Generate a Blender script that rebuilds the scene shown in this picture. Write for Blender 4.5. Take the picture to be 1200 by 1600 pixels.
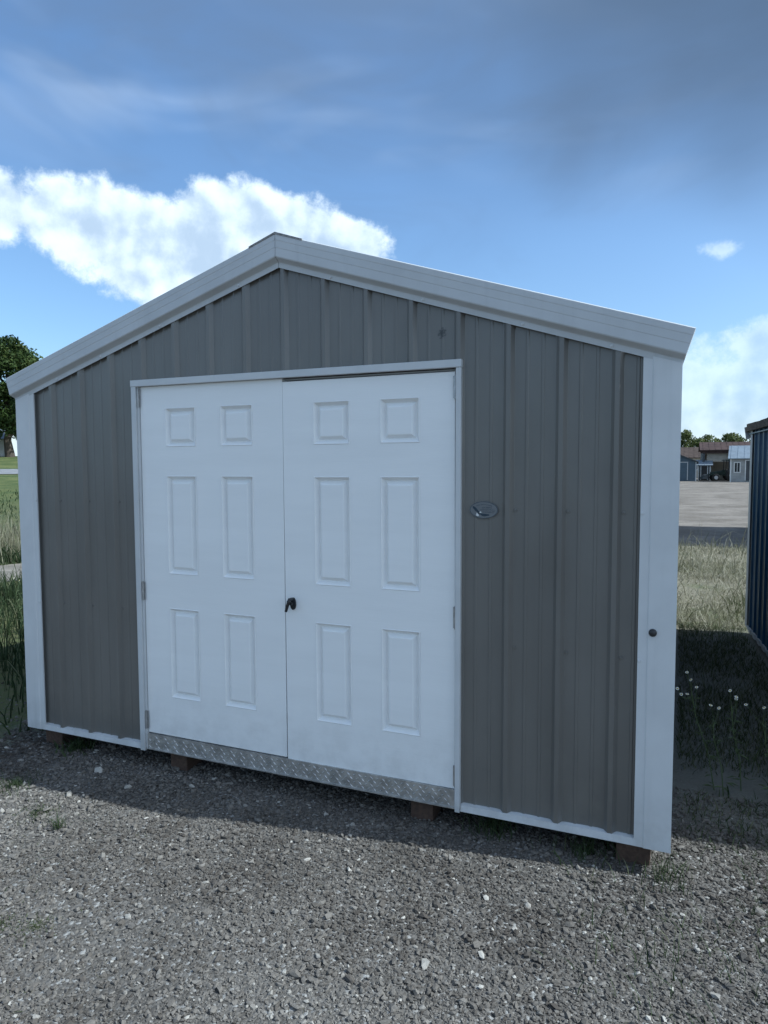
import bpy, math, random
import numpy as np
from mathutils import Vector, Matrix

random.seed(7)
RNG = np.random.default_rng(11)
for o in list(bpy.data.objects):
    bpy.data.objects.remove(o)
SC = bpy.context.scene
COL = SC.collection
R = math.radians

# ------------------------------------------------------------------ camera
CAMX, CAMY, CAMZ = 3.722, -3.0606, 1.735
YAW, PIT, ROLL, FPX = 0.4015, -0.0662, -0.0037, 1088.24
fw = Vector((-math.sin(YAW) * math.cos(PIT), math.cos(YAW) * math.cos(PIT), math.sin(PIT)))
rt = Vector((math.cos(YAW), math.sin(YAW), 0))
up = rt.cross(fw)
r2 = rt * math.cos(ROLL) + up * math.sin(ROLL)
u2 = up * math.cos(ROLL) - rt * math.sin(ROLL)
cam_d = bpy.data.cameras.new('camera')
cam = bpy.data.objects.new('camera', cam_d)
COL.objects.link(cam)
cam.matrix_world = Matrix(((r2.x, u2.x, -fw.x, CAMX), (r2.y, u2.y, -fw.y, CAMY), (r2.z, u2.z, -fw.z, CAMZ), (0, 0, 0, 1)))
cam_d.sensor_fit = 'VERTICAL'
cam_d.sensor_height = 36.0
cam_d.lens = 36.0 * FPX / 1600.0
cam_d.clip_start = 0.05
cam_d.clip_end = 6000
SC.camera = cam

# ------------------------------------------------------------------ light
SUN = Vector((1.0, 0.155, 1.0)).normalized()
SUN_EL = math.asin(SUN.z)
SUN_AZ = math.atan2(SUN.x, SUN.y)          # from +Y towards +X
sd = bpy.data.lights.new('sun', 'SUN')
sd.energy = 2.0
sd.angle = R(0.55)
sd.color = (1.0, 0.955, 0.90)
sun = bpy.data.objects.new('sun', sd)
COL.objects.link(sun)
sun.rotation_euler = SUN.to_track_quat('Z', 'Y').to_euler()
sun.location = (30, 5, 40)
SC.view_settings.view_transform = 'Standard'
SC.view_settings.look = 'None'
SC.view_settings.gamma = 1.0
SC.view_settings.use_curve_mapping = False
SC.view_settings.exposure = 1.60
SC.view_settings.use_white_balance = True
SC.view_settings.white_balance_temperature = 5500
SC.view_settings.white_balance_tint = 2
SKY_STRENGTH = 0.061
SC.render.engine = 'CYCLES'
SC.cycles.max_bounces = 6
SC.cycles.diffuse_bounces = 3
SC.cycles.transmission_bounces = 3


class NT:
    """tiny helper round a node tree"""
    def __init__(s, tree):
        s.t = tree
        s.n = tree.nodes
        s.l = tree.links

    def node(s, typ, **kw):
        n = s.n.new(typ)
        for k, v in kw.items():
            setattr(n, k, v)
        return n

    def put(s, sock, v):
        if isinstance(v, bpy.types.NodeSocket):
            s.l.new(v, sock)
        elif v is not None:
            sock.default_value = v

    def math(s, op, a, b=None, c=None, clamp=False):
        n = s.node('ShaderNodeMath', operation=op, use_clamp=clamp)
        s.put(n.inputs[0], a)
        if b is not None:
            s.put(n.inputs[1], b)
        if c is not None:
            s.put(n.inputs[2], c)
        return n.outputs[0]

    def vmath(s, op, a, b=None, sc=None):
        n = s.node('ShaderNodeVectorMath', operation=op)
        s.put(n.inputs[0], a)
        if b is not None:
            s.put(n.inputs[1], b)
        if sc is not None:
            s.put(n.inputs['Scale'], sc)
        return n.outputs[0]

    def noise(s, vec, scale, detail=4, rough=0.55, dist=0.0):
        n = s.node('ShaderNodeTexNoise')
        s.put(n.inputs['Vector'], vec)
        n.inputs['Scale'].default_value = scale
        n.inputs['Detail'].default_value = detail
        n.inputs['Roughness'].default_value = rough
        n.inputs['Distortion'].default_value = dist
        return n.outputs['Fac']

    def smooth(s, v, a, b, lo=0.0, hi=1.0):
        n = s.node('ShaderNodeMapRange', interpolation_type='SMOOTHSTEP')
        s.put(n.inputs[0], v)
        n.inputs[1].default_value = a
        n.inputs[2].default_value = b
        n.inputs[3].default_value = lo
        n.inputs[4].default_value = hi
        return n.outputs[0]

    def mix(s, f, a, b):
        n = s.node('ShaderNodeMix', data_type='RGBA')
        s.put(n.inputs[0], f)
        s.put(n.inputs[6], a if isinstance(a, bpy.types.NodeSocket) else (*a, 1))
        s.put(n.inputs[7], b if isinstance(b, bpy.types.NodeSocket) else (*b, 1))
        return n.outputs[2]


def make_world():
    w = bpy.data.worlds.new('World')
    SC.world = w
    w.use_nodes = True
    T = NT(w.node_tree)
    w.node_tree.nodes.clear()
    sky = T.node('ShaderNodeTexSky', sky_type='NISHITA')
    sky.sun_disc = False
    sky.sun_elevation = SUN_EL
    sky.sun_rotation = SUN_AZ
    sky.altitude = 200
    sky.air_density = 1.0
    sky.dust_density = 2.0
    sky.ozone_density = 2.2
    tc = T.node('ShaderNodeTexCoord')
    d = T.vmath('NORMALIZE', tc.outputs['Generated'])
    sep = T.node('ShaderNodeSeparateXYZ')
    T.put(sep.inputs[0], d)
    X, Y, Z = sep.outputs
    az = T.math('MULTIPLY', T.math('ARCTAN2', X, Y), 57.2958)
    el = T.math('MULTIPLY', T.math('ARCSINE', Z), 57.2958)

    cmb = T.node('ShaderNodeCombineXYZ')
    T.put(cmb.inputs[0], az)
    T.put(cmb.inputs[1], el)

    def blob(a0, e0, sa, se):
        q = T.node('ShaderNodeVectorMath', operation='MULTIPLY_ADD')
        T.put(q.inputs[0], cmb.outputs[0])
        q.inputs[1].default_value = (1 / sa, 1 / se, 0)
        q.inputs[2].default_value = (-a0 / sa, -e0 / se, 0)
        ln = T.node('ShaderNodeVectorMath', operation='LENGTH')
        T.l.new(q.outputs[0], ln.inputs[0])
        return T.math('SUBTRACT', 1.0, ln.outputs['Value'])

    def union(lst):
        r = lst[0]
        for q in lst[1:]:
            r = T.math('SMOOTH_MAX', r, q, 0.15)
        return r

    def fields(vec):
        big = T.noise(vec, 8.0, 8, 0.64)
        return T.math('MULTIPLY', T.math('SUBTRACT', big, 0.5), 2.0)
    f0 = fields(d)
    off = T.vmath('ADD', d, tuple(v * 0.022 for v in SUN))
    f1 = T.math('MULTIPLY', T.math('SUBTRACT', T.noise(off, 8.0, 3, 0.62), 0.5), 2.0)
    # cumulus bank behind the gable, wisps and the bank low on the right
    cum = union([blob(-53.5, 17.6, 5.5, 3.2), blob(-44.5, 17.6, 7.0, 3.3), blob(-38.0, 15.2, 8.0, 4.2),
                 blob(-33.5, 18.2, 7.0, 3.4), blob(-27.5, 17.0, 5.0, 2.6), blob(-63, 17.6, 7.5, 3.0)])
    low = union([blob(8.5, 8.4, 9.5, 2.8), blob(4.0, 4.8, 10.5, 4.2), blob(18, 7.5, 9.0, 3.2)])
    wisp = T.math('SUBTRACT', union([blob(2.6, 15.2, 4.6, 2.4), blob(6.8, 15.7, 5.0, 2.4)]), 0.60)
    # fair-weather clouds added outside the view, cover raised to light the shed front
    g = T.noise(T.vmath('MULTIPLY', d, (1, 1, 2.2)), 3.1, 2, 0.5)
    band = T.math('MULTIPLY', T.smooth(el, 4, 10), T.smooth(el, 75, 45))
    out_az = T.math('MAXIMUM', T.smooth(az, 14, 30), T.smooth(az, -64, -78))
    gen = T.math('SUBTRACT', T.math('MULTIPLY', T.math('MULTIPLY', T.math('MULTIPLY', T.smooth(g, 0.44, 0.60), band), out_az), 1.5), 0.55)
    shape = T.math('MAXIMUM', T.math('MAXIMUM', T.math('MAXIMUM', cum, low), wisp), gen)
    dens = T.math('ADD', shape, T.math('MULTIPLY', f0, 0.85))
    alpha = T.smooth(dens, 0.02, 0.30)
    softa = T.math('MULTIPLY', alpha, T.math('SUBTRACT', 1.0, T.math('ADD', T.math('MULTIPLY', T.smooth(low, -0.1, 0.2), 0.45), T.math('MULTIPLY', T.smooth(wisp, -0.6, -0.1), 0.5))))
    lit = T.smooth(T.math('ADD', T.math('SUBTRACT', f0, f1), T.math('MULTIPLY', T.math('SUBTRACT', 0.6, dens), 0.35)), -0.24, 0.26)
    ccol = T.mix(lit, (3.4, 3.8, 4.4), (6.2, 6.2, 6.2))
    # high veil: pale streaks and a darker grey sheet overhead to the right
    v1 = T.noise(T.vmath('MULTIPLY', d, (1.0, 1.6, 3.4)), 2.6, 3, 0.5, 0.6)
    veil = T.math('MULTIPLY', T.smooth(v1, 0.42, 0.72), T.smooth(el, 17, 27))
    col = T.mix(T.math('MULTIPLY', veil, 0.40), sky.outputs[0], (3.9, 4.3, 5.2))
    st = T.noise(T.vmath('ADD', T.vmath('MULTIPLY', d, (1.3, 1.3, 3.0)), (3.1, 0.4, 1.7)), 2.7, 4, 0.55, 0.7)
    sheet = T.math('ADD', blob(-14, 39, 70, 23), T.math('MULTIPLY', T.math('SUBTRACT', st, 0.5), 1.6))
    col = T.mix(T.math('MULTIPLY', T.smooth(sheet, -0.05, 0.95), 0.72), col, (1.05, 1.35, 1.95))
    gr = T.math('ADD', blob(12, 31, 36, 18), T.math('MULTIPLY', T.math('SUBTRACT', T.noise(d, 3.0, 2, 0.45), 0.5), 1.2))
    col = T.mix(T.math('MULTIPLY', T.smooth(gr, -0.10, 0.95), 0.85), col, (0.66, 0.88, 1.28))
    hz = T.smooth(el, 11, -1)
    col = T.mix(T.math('MULTIPLY', hz, 0.35), col, (3.9, 4.8, 5.5))
    col = T.mix(softa, col, ccol)
    bg = T.node('ShaderNodeBackground')
    T.put(bg.inputs[0], col)
    bg.inputs[1].default_value = SKY_STRENGTH
    w.cycles.sampling_method = 'MANUAL'
    w.cycles.sample_map_resolution = 512
    outn = T.node('ShaderNodeOutputWorld')
    T.l.new(bg.outputs[0], outn.inputs[0])


make_world()


# ------------------------------------------------------------------ helpers
def tag(o, label=None, cat=None, group=None, kind=None):
    if label:
        o['label'] = label
    if cat:
        o['category'] = cat
    if group:
        o['group'] = group
    if kind:
        o['kind'] = kind
    return o


def empty(name, loc=(0, 0, 0), rz=0.0, label=None, cat=None, group=None):
    o = bpy.data.objects.new(name, None)
    COL.objects.link(o)
    o.location = loc
    o.rotation_euler = (0, 0, rz)
    o.empty_display_size = 0.1
    return tag(o, label, cat, group)


class MB:
    """collects faces, becomes one mesh object"""
    def __init__(s):
        s.v = []
        s.f = []

    def add(s, vs, fs):
        b = len(s.v)
        s.v += [tuple(v) for v in vs]
        s.f += [tuple(i + b for i in f) for f in fs]
        return s

    def quad(s, a, b, c, d):
        return s.add([a, b, c, d], [(0, 1, 2, 3)])

    def box(s, x0, x1, y0, y1, z0, z1):
        return s.add([(x0, y0, z0), (x1, y0, z0), (x1, y1, z0), (x0, y1, z0), (x0, y0, z1), (x1, y0, z1), (x1, y1, z1), (x0, y1, z1)],
                     [(0, 3, 2, 1), (4, 5, 6, 7), (0, 1, 5, 4), (1, 2, 6, 5), (2, 3, 7, 6), (3, 0, 4, 7)])

    def bar(s, a, b, w, h, upv=(0, 0, 1)):
        a, b = Vector(a), Vector(b)
        t = (b - a).normalized()
        u = Vector(upv)
        sd_ = t.cross(u)
        if sd_.length < 1e-4:
            sd_ = t.cross(Vector((1, 0, 0)))
        sd_.normalize()
        u = sd_.cross(t)
        vs = []
        for p in (a, b):
            for q, r in ((-1, -1), (1, -1), (1, 1), (-1, 1)):
                vs.append(p + sd_ * q * w / 2 + u * r * h / 2)
        return s.add(vs, [(0, 1, 2, 3), (7, 6, 5, 4), (0, 4, 5, 1), (1, 5, 6, 2), (2, 6, 7, 3), (3, 7, 4, 0)])

    def tube(s, pts, rad, n=6, cap=True):
        pts = [Vector(p) for p in pts]
        vs, fs = [], []
        for i, p in enumerate(pts):
            t = (pts[min(i + 1, len(pts) - 1)] - pts[max(i - 1, 0)]).normalized()
            a = t.orthogonal().normalized() if abs(t.z) > .95 else Vector((0, 0, 1)).cross(t).normalized()
            b = t.cross(a)
            r = rad[i] if isinstance(rad, (list, tuple)) else rad
            for k in range(n):
                q = 2 * math.pi * k / n
                vs.append(p + a * r * math.cos(q) + b * r * math.sin(q))
        for i in range(len(pts) - 1):
            for k in range(n):
                fs.append((i * n + k, i * n + (k + 1) % n, (i + 1) * n + (k + 1) % n, (i + 1) * n + k))
        if cap:
            fs.append(tuple(range(n))[::-1])
            fs.append(tuple((len(pts) - 1) * n + k for k in range(n)))
        return s.add(vs, fs)

    def prism(s, poly, y0, y1):
        """polygon of (x,z) pushed from y0 to y1"""
        n = len(poly)
        vs = [(x, y0, z) for x, z in poly] + [(x, y1, z) for x, z in poly]
        fs = [tuple(range(n)), tuple(range(2 * n - 1, n - 1, -1))]
        for i in range(n):
            j = (i + 1) % n
            fs.append((i, i + n, j + n, j))
        return s.add(vs, fs)

    def mesh(s, name, mat, smooth=False):
        me = bpy.data.meshes.new(name)
        me.from_pydata(s.v, [], s.f)
        import bmesh
        bm = bmesh.new()
        bm.from_mesh(me)
        bmesh.ops.recalc_face_normals(bm, faces=bm.faces)
        bm.to_mesh(me)
        bm.free()
        if mat:
            me.materials.append(mat)
        if smooth:
            for p in me.polygons:
                p.use_smooth = True
        return me

    def build(s, name, mat, parent=None, smooth=False, bevel=0.0):
        me = s.mesh(name, mat, smooth)
        return link(name, me, parent, bevel)


def link(name, me, parent=None, bevel=0.0, loc=None):
    o = bpy.data.objects.new(name, me)
    COL.objects.link(o)
    if parent:
        o.parent = parent
    if loc is not None:
        o.location = loc
    if bevel:
        m = o.modifiers.new('bevel', 'BEVEL')
        m.width = bevel
        m.segments = 2
        m.limit_method = 'ANGLE'
        m.angle_limit = R(40)
        m.harden_normals = True
    return o


def np_mesh(name, verts, faces_flat, sizes, mat, attrs=None, flat=False):
    me = bpy.data.meshes.new(name)
    nv = len(verts)
    me.vertices.add(nv)
    me.vertices.foreach_set('co', np.asarray(verts, np.float32).ravel())
    me.loops.add(len(faces_flat))
    me.loops.foreach_set('vertex_index', np.asarray(faces_flat, np.int32))
    me.polygons.add(len(sizes))
    st = np.concatenate([[0], np.cumsum(sizes)[:-1]]).astype(np.int32)
    me.polygons.foreach_set('loop_start', st)
    me.update(calc_edges=True)
    if flat:
        me.shade_flat()
    if attrs:
        for k, v in attrs.items():
            a = me.attributes.new(k, 'FLOAT', 'POINT')
            a.data.foreach_set('value', np.asarray(v, np.float32))
    me.materials.append(mat)
    return me


# ------------------------------------------------------------------ materials
def mat_base(name):
    m = bpy.data.materials.new(name)
    m.use_nodes = True
    T = NT(m.node_tree)
    b = m.node_tree.nodes['Principled BSDF']
    tc = T.node('ShaderNodeTexCoord')
    return m, T, b, tc.outputs['Object']


def mat_paint(name, col, rough=0.4, var=0.10, scale=6.0, bump=0.0, bscale=60.0, spec=0.5, dirt=None, stretch=(1, 1, 1), metal=0.0, streak=0.0):
    m, T, b, oc = mat_base(name)
    vec = T.vmath('MULTIPLY', oc, stretch)
    n = T.noise(vec, scale, 5, 0.6)
    dark = tuple(c * (1 - var) for c in col)
    lite = tuple(min(1, c * (1 + var * .6)) for c in col)
    c = T.mix(T.smooth(n, 0.3, 0.7), dark, lite)
    if streak:
        n3 = T.noise(T.vmath('MULTIPLY', oc, (14, 14, 0.7)), 1.6, 4, 0.6)
        c = T.mix(T.math('MULTIPLY', T.smooth(n3, 0.52, 0.78), streak), c, tuple(v * 0.72 for v in col))
    if dirt:
        gp = T.node('ShaderNodeNewGeometry')
        sp = T.node('ShaderNodeSeparateXYZ')
        T.put(sp.inputs[0], gp.outputs['Position'])
        hgt = T.smooth(sp.outputs[2], dirt[1], dirt[0])
        dn = T.noise(oc, 9, 5, 0.65)
        c = T.mix(T.math('MULTIPLY', T.math('MULTIPLY', hgt, T.smooth(dn, 0.35, 0.7)), dirt[2]), c, (0.16, 0.145, 0.12))
    T.put(b.inputs['Base Color'], c)
    n2 = T.noise(oc, 11, 4)
    T.put(b.inputs['Roughness'], T.smooth(n2, 0.2, 0.8, rough * 0.85, min(1, rough * 1.2)))
    b.inputs['Specular IOR Level'].default_value = spec
    b.inputs['Metallic'].default_value = metal
    if bump:
        bp = T.node('ShaderNodeBump')
        bp.inputs['Strength'].default_value = bump
        bp.inputs['Distance'].default_value = 0.004
        T.put(bp.inputs['Height'], T.noise(vec, bscale, 4, 0.6))
        T.l.new(bp.outputs[0], b.inputs['Normal'])
    return m


def mat_siding():
    m, T, b, oc = mat_base('taupe_painted_steel')
    n = T.noise(T.vmath('MULTIPLY', oc, (1, 1, 0.35)), 3.0, 5, 0.6)
    c = T.mix(T.smooth(n, 0.3, 0.7), (0.120, 0.115, 0.105), (0.146, 0.140, 0.128))
    sp = T.node('ShaderNodeSeparateXYZ')
    T.put(sp.inputs[0], oc)
    # dust splashed up from the gravel
    dn = T.noise(oc, 7, 5, 0.65)
    dust = T.math('MULTIPLY', T.smooth(sp.outputs[2], 0.75, 0.10), T.smooth(dn, 0.38, 0.72))
    c = T.mix(T.math('MULTIPLY', dust, 0.55), c, (0.165, 0.156, 0.138))
    # one small black scuff high on the gable
    d1 = T.vmath('SUBTRACT', oc, (2.705, 0.0, 2.34))
    d1 = T.vmath('MULTIPLY', d1, (1, 0, 0.75))
    ln = T.node('ShaderNodeVectorMath', operation='LENGTH')
    T.put(ln.inputs[0], d1)
    sc = T.math('ADD', T.math('MULTIPLY', ln.outputs['Value'], 26.0), T.math('MULTIPLY', T.noise(oc, 55, 5, 0.7, 1.0), 1.6))
    c = T.mix(T.smooth(sc, 1.35, 1.0), c, (0.02, 0.02, 0.02))
    T.put(b.inputs['Base Color'], c)
    T.put(b.inputs['Roughness'], T.smooth(T.noise(oc, 5, 4), 0.2, 0.8, 0.30, 0.42))
    b.inputs['Specular IOR Level'].default_value = 0.6
    b.inputs['Coat Weight'].default_value = 0.3
    b.inputs['Coat Roughness'].default_value = 0.22
    bp = T.node('ShaderNodeBump')
    bp.inputs['Strength'].default_value = 0.35
    bp.inputs['Distance'].default_value = 0.02
    T.put(bp.inputs['Height'], T.noise(T.vmath('MULTIPLY', oc, (1, 1, 0.5)), 3.5, 2, 0.5))
    T.l.new(bp.outputs[0], b.inputs['Normal'])
    return m


def mat_tone(name, c0, c1, c2, rough=0.85, transl=0.0, bump=0.0, bscale=300, spec=0.2):
    """colour by the per-vertex 'tone' attribute: c0 (0) .. c1 (.5) .. c2 (1)"""
    m, T, b, oc = mat_base(name)
    a = T.node('ShaderNodeAttribute', attribute_name='tone')
    c = T.mix(T.smooth(a.outputs['Fac'], 0, 0.55), c0, c1)
    c = T.mix(T.smooth(a.outputs['Fac'], 0.5, 1.0), c, c2)
    if bump:
        n = T.noise(oc, bscale, 3, 0.6)
        c = T.mix(T.smooth(n, 0.3, 0.7), T.vmath('SCALE', c, sc=0.8), T.vmath('SCALE', c, sc=1.12))
    T.put(b.inputs['Base Color'], c)
    b.inputs['Roughness'].default_value = rough
    b.inputs['Specular IOR Level'].default_value = spec
    if transl:
        tr = T.node('ShaderNodeBsdfTranslucent')
        T.put(tr.inputs[0], c)
        mx = T.node('ShaderNodeMixShader')
        mx.inputs[0].default_value = transl
        T.l.new(b.outputs[0], mx.inputs[1])
        T.l.new(tr.outputs[0], mx.inputs[2])
        out = [n for n in T.n if n.type == 'OUTPUT_MATERIAL'][0]
        T.l.new(mx.outputs[0], out.inputs[0])
    return m


def mat_gravel(name='gravel_ground'):
    """near yard: crushed limestone; lot behind; grass elsewhere - chosen by where on the plot it lies"""
    m, T, b, _ = mat_base(name)
    geo = T.node('ShaderNodeNewGeometry')
    P = geo.outputs['Position']
    sp = T.node('ShaderNodeSeparateXYZ')
    T.put(sp.inputs[0], P)
    X, Y, Z = sp.outputs
    # crushed stone
    vo = T.node('ShaderNodeTexVoronoi')
    T.put(vo.inputs['Vector'], P)
    vo.inputs['Scale'].default_value = 75
    vs = T.node('ShaderNodeSeparateColor')
    T.l.new(vo.outputs['Color'], vs.inputs[0])
    stone = T.mix(vs.outputs[0], (0.085, 0.077, 0.067), (0.165, 0.153, 0.137))
    stone = T.mix(T.smooth(vs.outputs[1], 0.86, 0.95), stone, (0.30, 0.29, 0.27))
    mac = T.noise(P, 1.3, 4, 0.6)
    stone = T.mix(T.smooth(mac, 0.42, 0.7), stone, T.vmath('SCALE', stone, sc=0.68))
    # the open lot, paler and finer
    l1 = T.noise(P, 0.45, 7, 0.72)
    l2 = T.noise(P, 9.0, 5, 0.7)
    lot = T.mix(T.smooth(l1, 0.35, 0.68), (0.15, 0.128, 0.104), (0.275, 0.24, 0.20))
    lot = T.mix(T.smooth(l2, 0.35, 0.75), lot, T.vmath('SCALE', lot, sc=0.78))
    # grass / dry thatch
    g1 = T.noise(P, 0.8, 6, 0.65)
    g2 = T.noise(P, 14, 5, 0.7)
    grass = T.mix(T.smooth(g1, 0.35, 0.65), (0.050, 0.075, 0.028), (0.105, 0.115, 0.045))
    grass = T.mix(T.smooth(g2, 0.4, 0.75), grass, (0.14, 0.12, 0.07))
    dry = T.mix(T.smooth(g2, 0.3, 0.7), (0.13, 0.115, 0.075), (0.26, 0.235, 0.17))
    dry = T.mix(T.smooth(g1, 0.5, 0.7), dry, (0.085, 0.10, 0.04))
    wob = T.math('MULTIPLY', T.math('SUBTRACT', T.noise(P, 0.9, 4, 0.6), 0.5), 1.6)
    wob2 = T.math('MULTIPLY', T.math('SUBTRACT', T.noise(P, 3.0, 4, 0.6), 0.5), 0.7)
    # lawn further off on the left
    far = T.smooth(T.math('ADD', T.math('MULTIPLY', X, -1), 0.0), 14, 26)
    lawn = T.mix(T.smooth(T.noise(P, 0.5, 5, 0.6), 0.35, 0.65), (0.062, 0.085, 0.028), (0.12, 0.132, 0.048))
    grass = T.mix(far, grass, lawn)
    gap = T.math('MULTIPLY', T.smooth(T.math('ADD', X, wob2), 3.45, 3.75), T.smooth(T.math('ADD', Y, wob2), 0.35, 0.75))
    behind = T.smooth(T.math('ADD', Y, wob), 4.6, 5.2)
    left = T.math('MULTIPLY', T.smooth(T.math('ADD', X, wob2), 0.05, -0.45), T.smooth(T.math('ADD', Y, wob2), -0.45, -0.05))
    c = stone
    c = T.mix(gap, c, T.mix(0.75, grass, (0.21, 0.20, 0.18)))
    c = T.mix(behind, c, dry)
    lotf = T.math('MULTIPLY', T.smooth(T.math('ADD', Y, wob), 12.6, 13.6), T.smooth(X, -14, -8))
    c = T.mix(lotf, c, lot)
    c = T.mix(left, c, grass)
    farlot = T.smooth(Y, 92, 108)
    c = T.mix(farlot, c, lawn)
    T.put(b.inputs['Base Color'], c)
    b.inputs['Roughness'].default_value = 0.92
    b.inputs['Specular IOR Level'].default_value = 0.15
    bp = T.node('ShaderNodeBump')
    bp.inputs['Strength'].default_value = 0.7
    bp.inputs['Distance'].default_value = 0.012
    hh = T.math('ADD', T.math('MULTIPLY', T.math('SUBTRACT', 1.0, T.math('MULTIPLY', vo.outputs['Distance'], 1.0)), 0.7), T.noise(P, 40, 4, 0.7))
    T.put(bp.inputs['Height'], hh)
    T.l.new(bp.outputs[0], b.inputs['Normal'])
    return m


def mat_wood(name, a, c2):
    m, T, b, oc = mat_base(name)
    n = T.noise(T.vmath('MULTIPLY', oc, (30, 2, 30)), 1.5, 6, 0.65)
    T.put(b.inputs['Base Color'], T.mix(T.smooth(n, 0.3, 0.7), a, c2))
    b.inputs['Roughness'].default_value = 0.85
    return m


M = {}
M['siding'] = mat_siding()
M['door'] = mat_paint('white_door_paint', (0.84, 0.84, 0.83), 0.38, 0.03, 2.5, 0.16, 42, stretch=(0.35, 1, 3.0), dirt=(0.15, 0.60, 0.16))
M['trim'] = mat_paint('white_trim_steel', (0.60, 0.61, 0.615), 0.38, 0.06, 3.0, 0.05, 8, dirt=(0.08, 0.40, 0.25), streak=0.18)
M['rake'] = mat_paint('white_rake_steel', (0.50, 0.51, 0.515), 0.42, 0.07, 3.0, 0.05, 6, streak=0.22)
M['frame'] = mat_paint('white_frame_steel', (0.56, 0.57, 0.575), 0.4, 0.06, 4.0, dirt=(0.08, 0.30, 0.3))
M['steel'] = mat_paint('bare_hinge_steel', (0.42, 0.42, 0.42), 0.38, 0.2, 30, metal=0.7)
M['plate'] = mat_paint('aluminium_tread_plate', (0.50, 0.49, 0.47), 0.40, 0.28, 18, metal=0.65)
M['black'] = mat_paint('black_plastic', (0.018, 0.018, 0.020), 0.42, 0.2, 20)
M['wood'] = mat_wood('brown_timber', (0.055, 0.033, 0.024), (0.10, 0.062, 0.042))
M['shingle'] = mat_paint('grey_shingle', (0.27, 0.265, 0.26), 0.95, 0.4, 60, 0.6, 120, spec=0.1)
M['brownshingle'] = mat_paint('brown_shingle', (0.13, 0.11, 0.09), 0.95, 0.4, 40, 0.6, 120, spec=0.1)
M['navy'] = mat_paint('navy_painted_steel', (0.022, 0.075, 0.150), 0.36, 0.15, 3.0)
M['greytrim'] = mat_paint('pale_grey_trim', (0.42, 0.43, 0.44), 0.5, 0.1, 6.0)
M['sticker'] = mat_paint('grey_badge_film', (0.150, 0.158, 0.165), 0.35, 0.05, 20)
M['navyink'] = mat_paint('dark_blue_ink', (0.018, 0.035, 0.055), 0.4, 0.1, 40)
M['whiteink'] = mat_paint('white_ink', (0.70, 0.70, 0.68), 0.5, 0.1, 40)
M['beakink'] = mat_paint('ochre_ink', (0.45, 0.30, 0.12), 0.5, 0.1, 40)
M['ground'] = mat_gravel()
M['stone'] = mat_tone('crushed_stone', (0.064, 0.055, 0.046), (0.160, 0.145, 0.126), (0.39, 0.365, 0.32), 0.9, 0, 0.5, 260)
M['blade'] = mat_tone('green_blade', (0.024, 0.040, 0.016), (0.055, 0.078, 0.032), (0.16, 0.165, 0.095), 0.7, 0.3)
M['dry'] = mat_tone('dry_blade', (0.075, 0.090, 0.035), (0.22, 0.205, 0.13), (0.44, 0.41, 0.31), 0.8, 0.3)
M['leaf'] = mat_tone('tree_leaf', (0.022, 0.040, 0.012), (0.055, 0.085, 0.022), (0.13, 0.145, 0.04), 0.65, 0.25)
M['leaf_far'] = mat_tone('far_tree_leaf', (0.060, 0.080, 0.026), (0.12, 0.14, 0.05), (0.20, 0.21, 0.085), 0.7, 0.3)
M['bark'] = mat_paint('bark', (0.075, 0.058, 0.042), 0.95, 0.4, 9, 0.8, 20, stretch=(1, 1, 0.3))
M['petal'] = mat_paint('white_petal', (0.72, 0.72, 0.66), 0.8, 0.05, 30)
M['pollen'] = mat_paint('yellow_centre', (0.50, 0.36, 0.05), 0.9, 0.1, 30)
M['asphalt'] = mat_paint('road_surface', (0.20, 0.20, 0.205), 0.9, 0.15, 2.0, 0.3, 40)
M['dirt'] = mat_paint('bare_dirt', (0.20, 0.175, 0.14), 0.95, 0.25, 3.0, 0.6, 30)
M['whitewall'] = mat_paint('white_lap_wall', (0.62, 0.62, 0.60), 0.6, 0.08, 2.0)
M['blueroof'] = mat_paint('pale_blue_roof', (0.20, 0.235, 0.27), 0.6, 0.12, 2.0)
M['brownroof'] = mat_paint('brown_metal_roof', (0.065, 0.042, 0.036), 0.8, 0.3, 1.5, spec=0.2)
M['tan'] = mat_paint('tan_sheet', (0.36, 0.32, 0.26), 0.7, 0.15, 1.2)
M['greysheet'] = mat_paint('grey_sheet', (0.30, 0.30, 0.29), 0.6, 0.2, 1.5)
M['darkgrey'] = mat_paint('dark_grey_paint', (0.05, 0.055, 0.06), 0.5, 0.2, 4)
M['bluewall'] = mat_paint('slate_blue_wall', (0.055, 0.085, 0.115), 0.5, 0.12, 2.0)
M['glass'] = mat_paint('dark_window_glass', (0.02, 0.025, 0.03), 0.08, 0.1, 2.0)
M['rubber'] = mat_paint('tyre_rubber', (0.02, 0.02, 0.02), 0.9, 0.2, 8)
M['machine'] = mat_paint('dark_green_paint', (0.02, 0.035, 0.028), 0.45, 0.2, 4)
M['redbrown'] = mat_paint('red_brown_roof', (0.075, 0.055, 0.045), 0.85, 0.25, 2, spec=0.2)


# ------------------------------------------------------------------ terrain
UL = np.array([-0.777, 0.629])


def rise(x, y):
    x = np.asarray(x, float)
    y = np.asarray(y, float)
    dx, dy = x - CAMX, y - CAMY
    s = dx * UL[0] + dy * UL[1]
    z = np.interp(s, [0, 16, 60, 64, 80, 90, 400, 3000], [0, 0, 1.16, 1.52, 2.78, 3.0, 5.0, 9.0])
    azm = np.degrees(np.arctan2(dx, dy))
    w = np.clip((-20 - azm) / 15, 0, 1)
    w2 = np.clip((azm + 140) / 30, 0, 1)
    w = w * w * (3 - 2 * w) * w2
    return z * w


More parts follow.
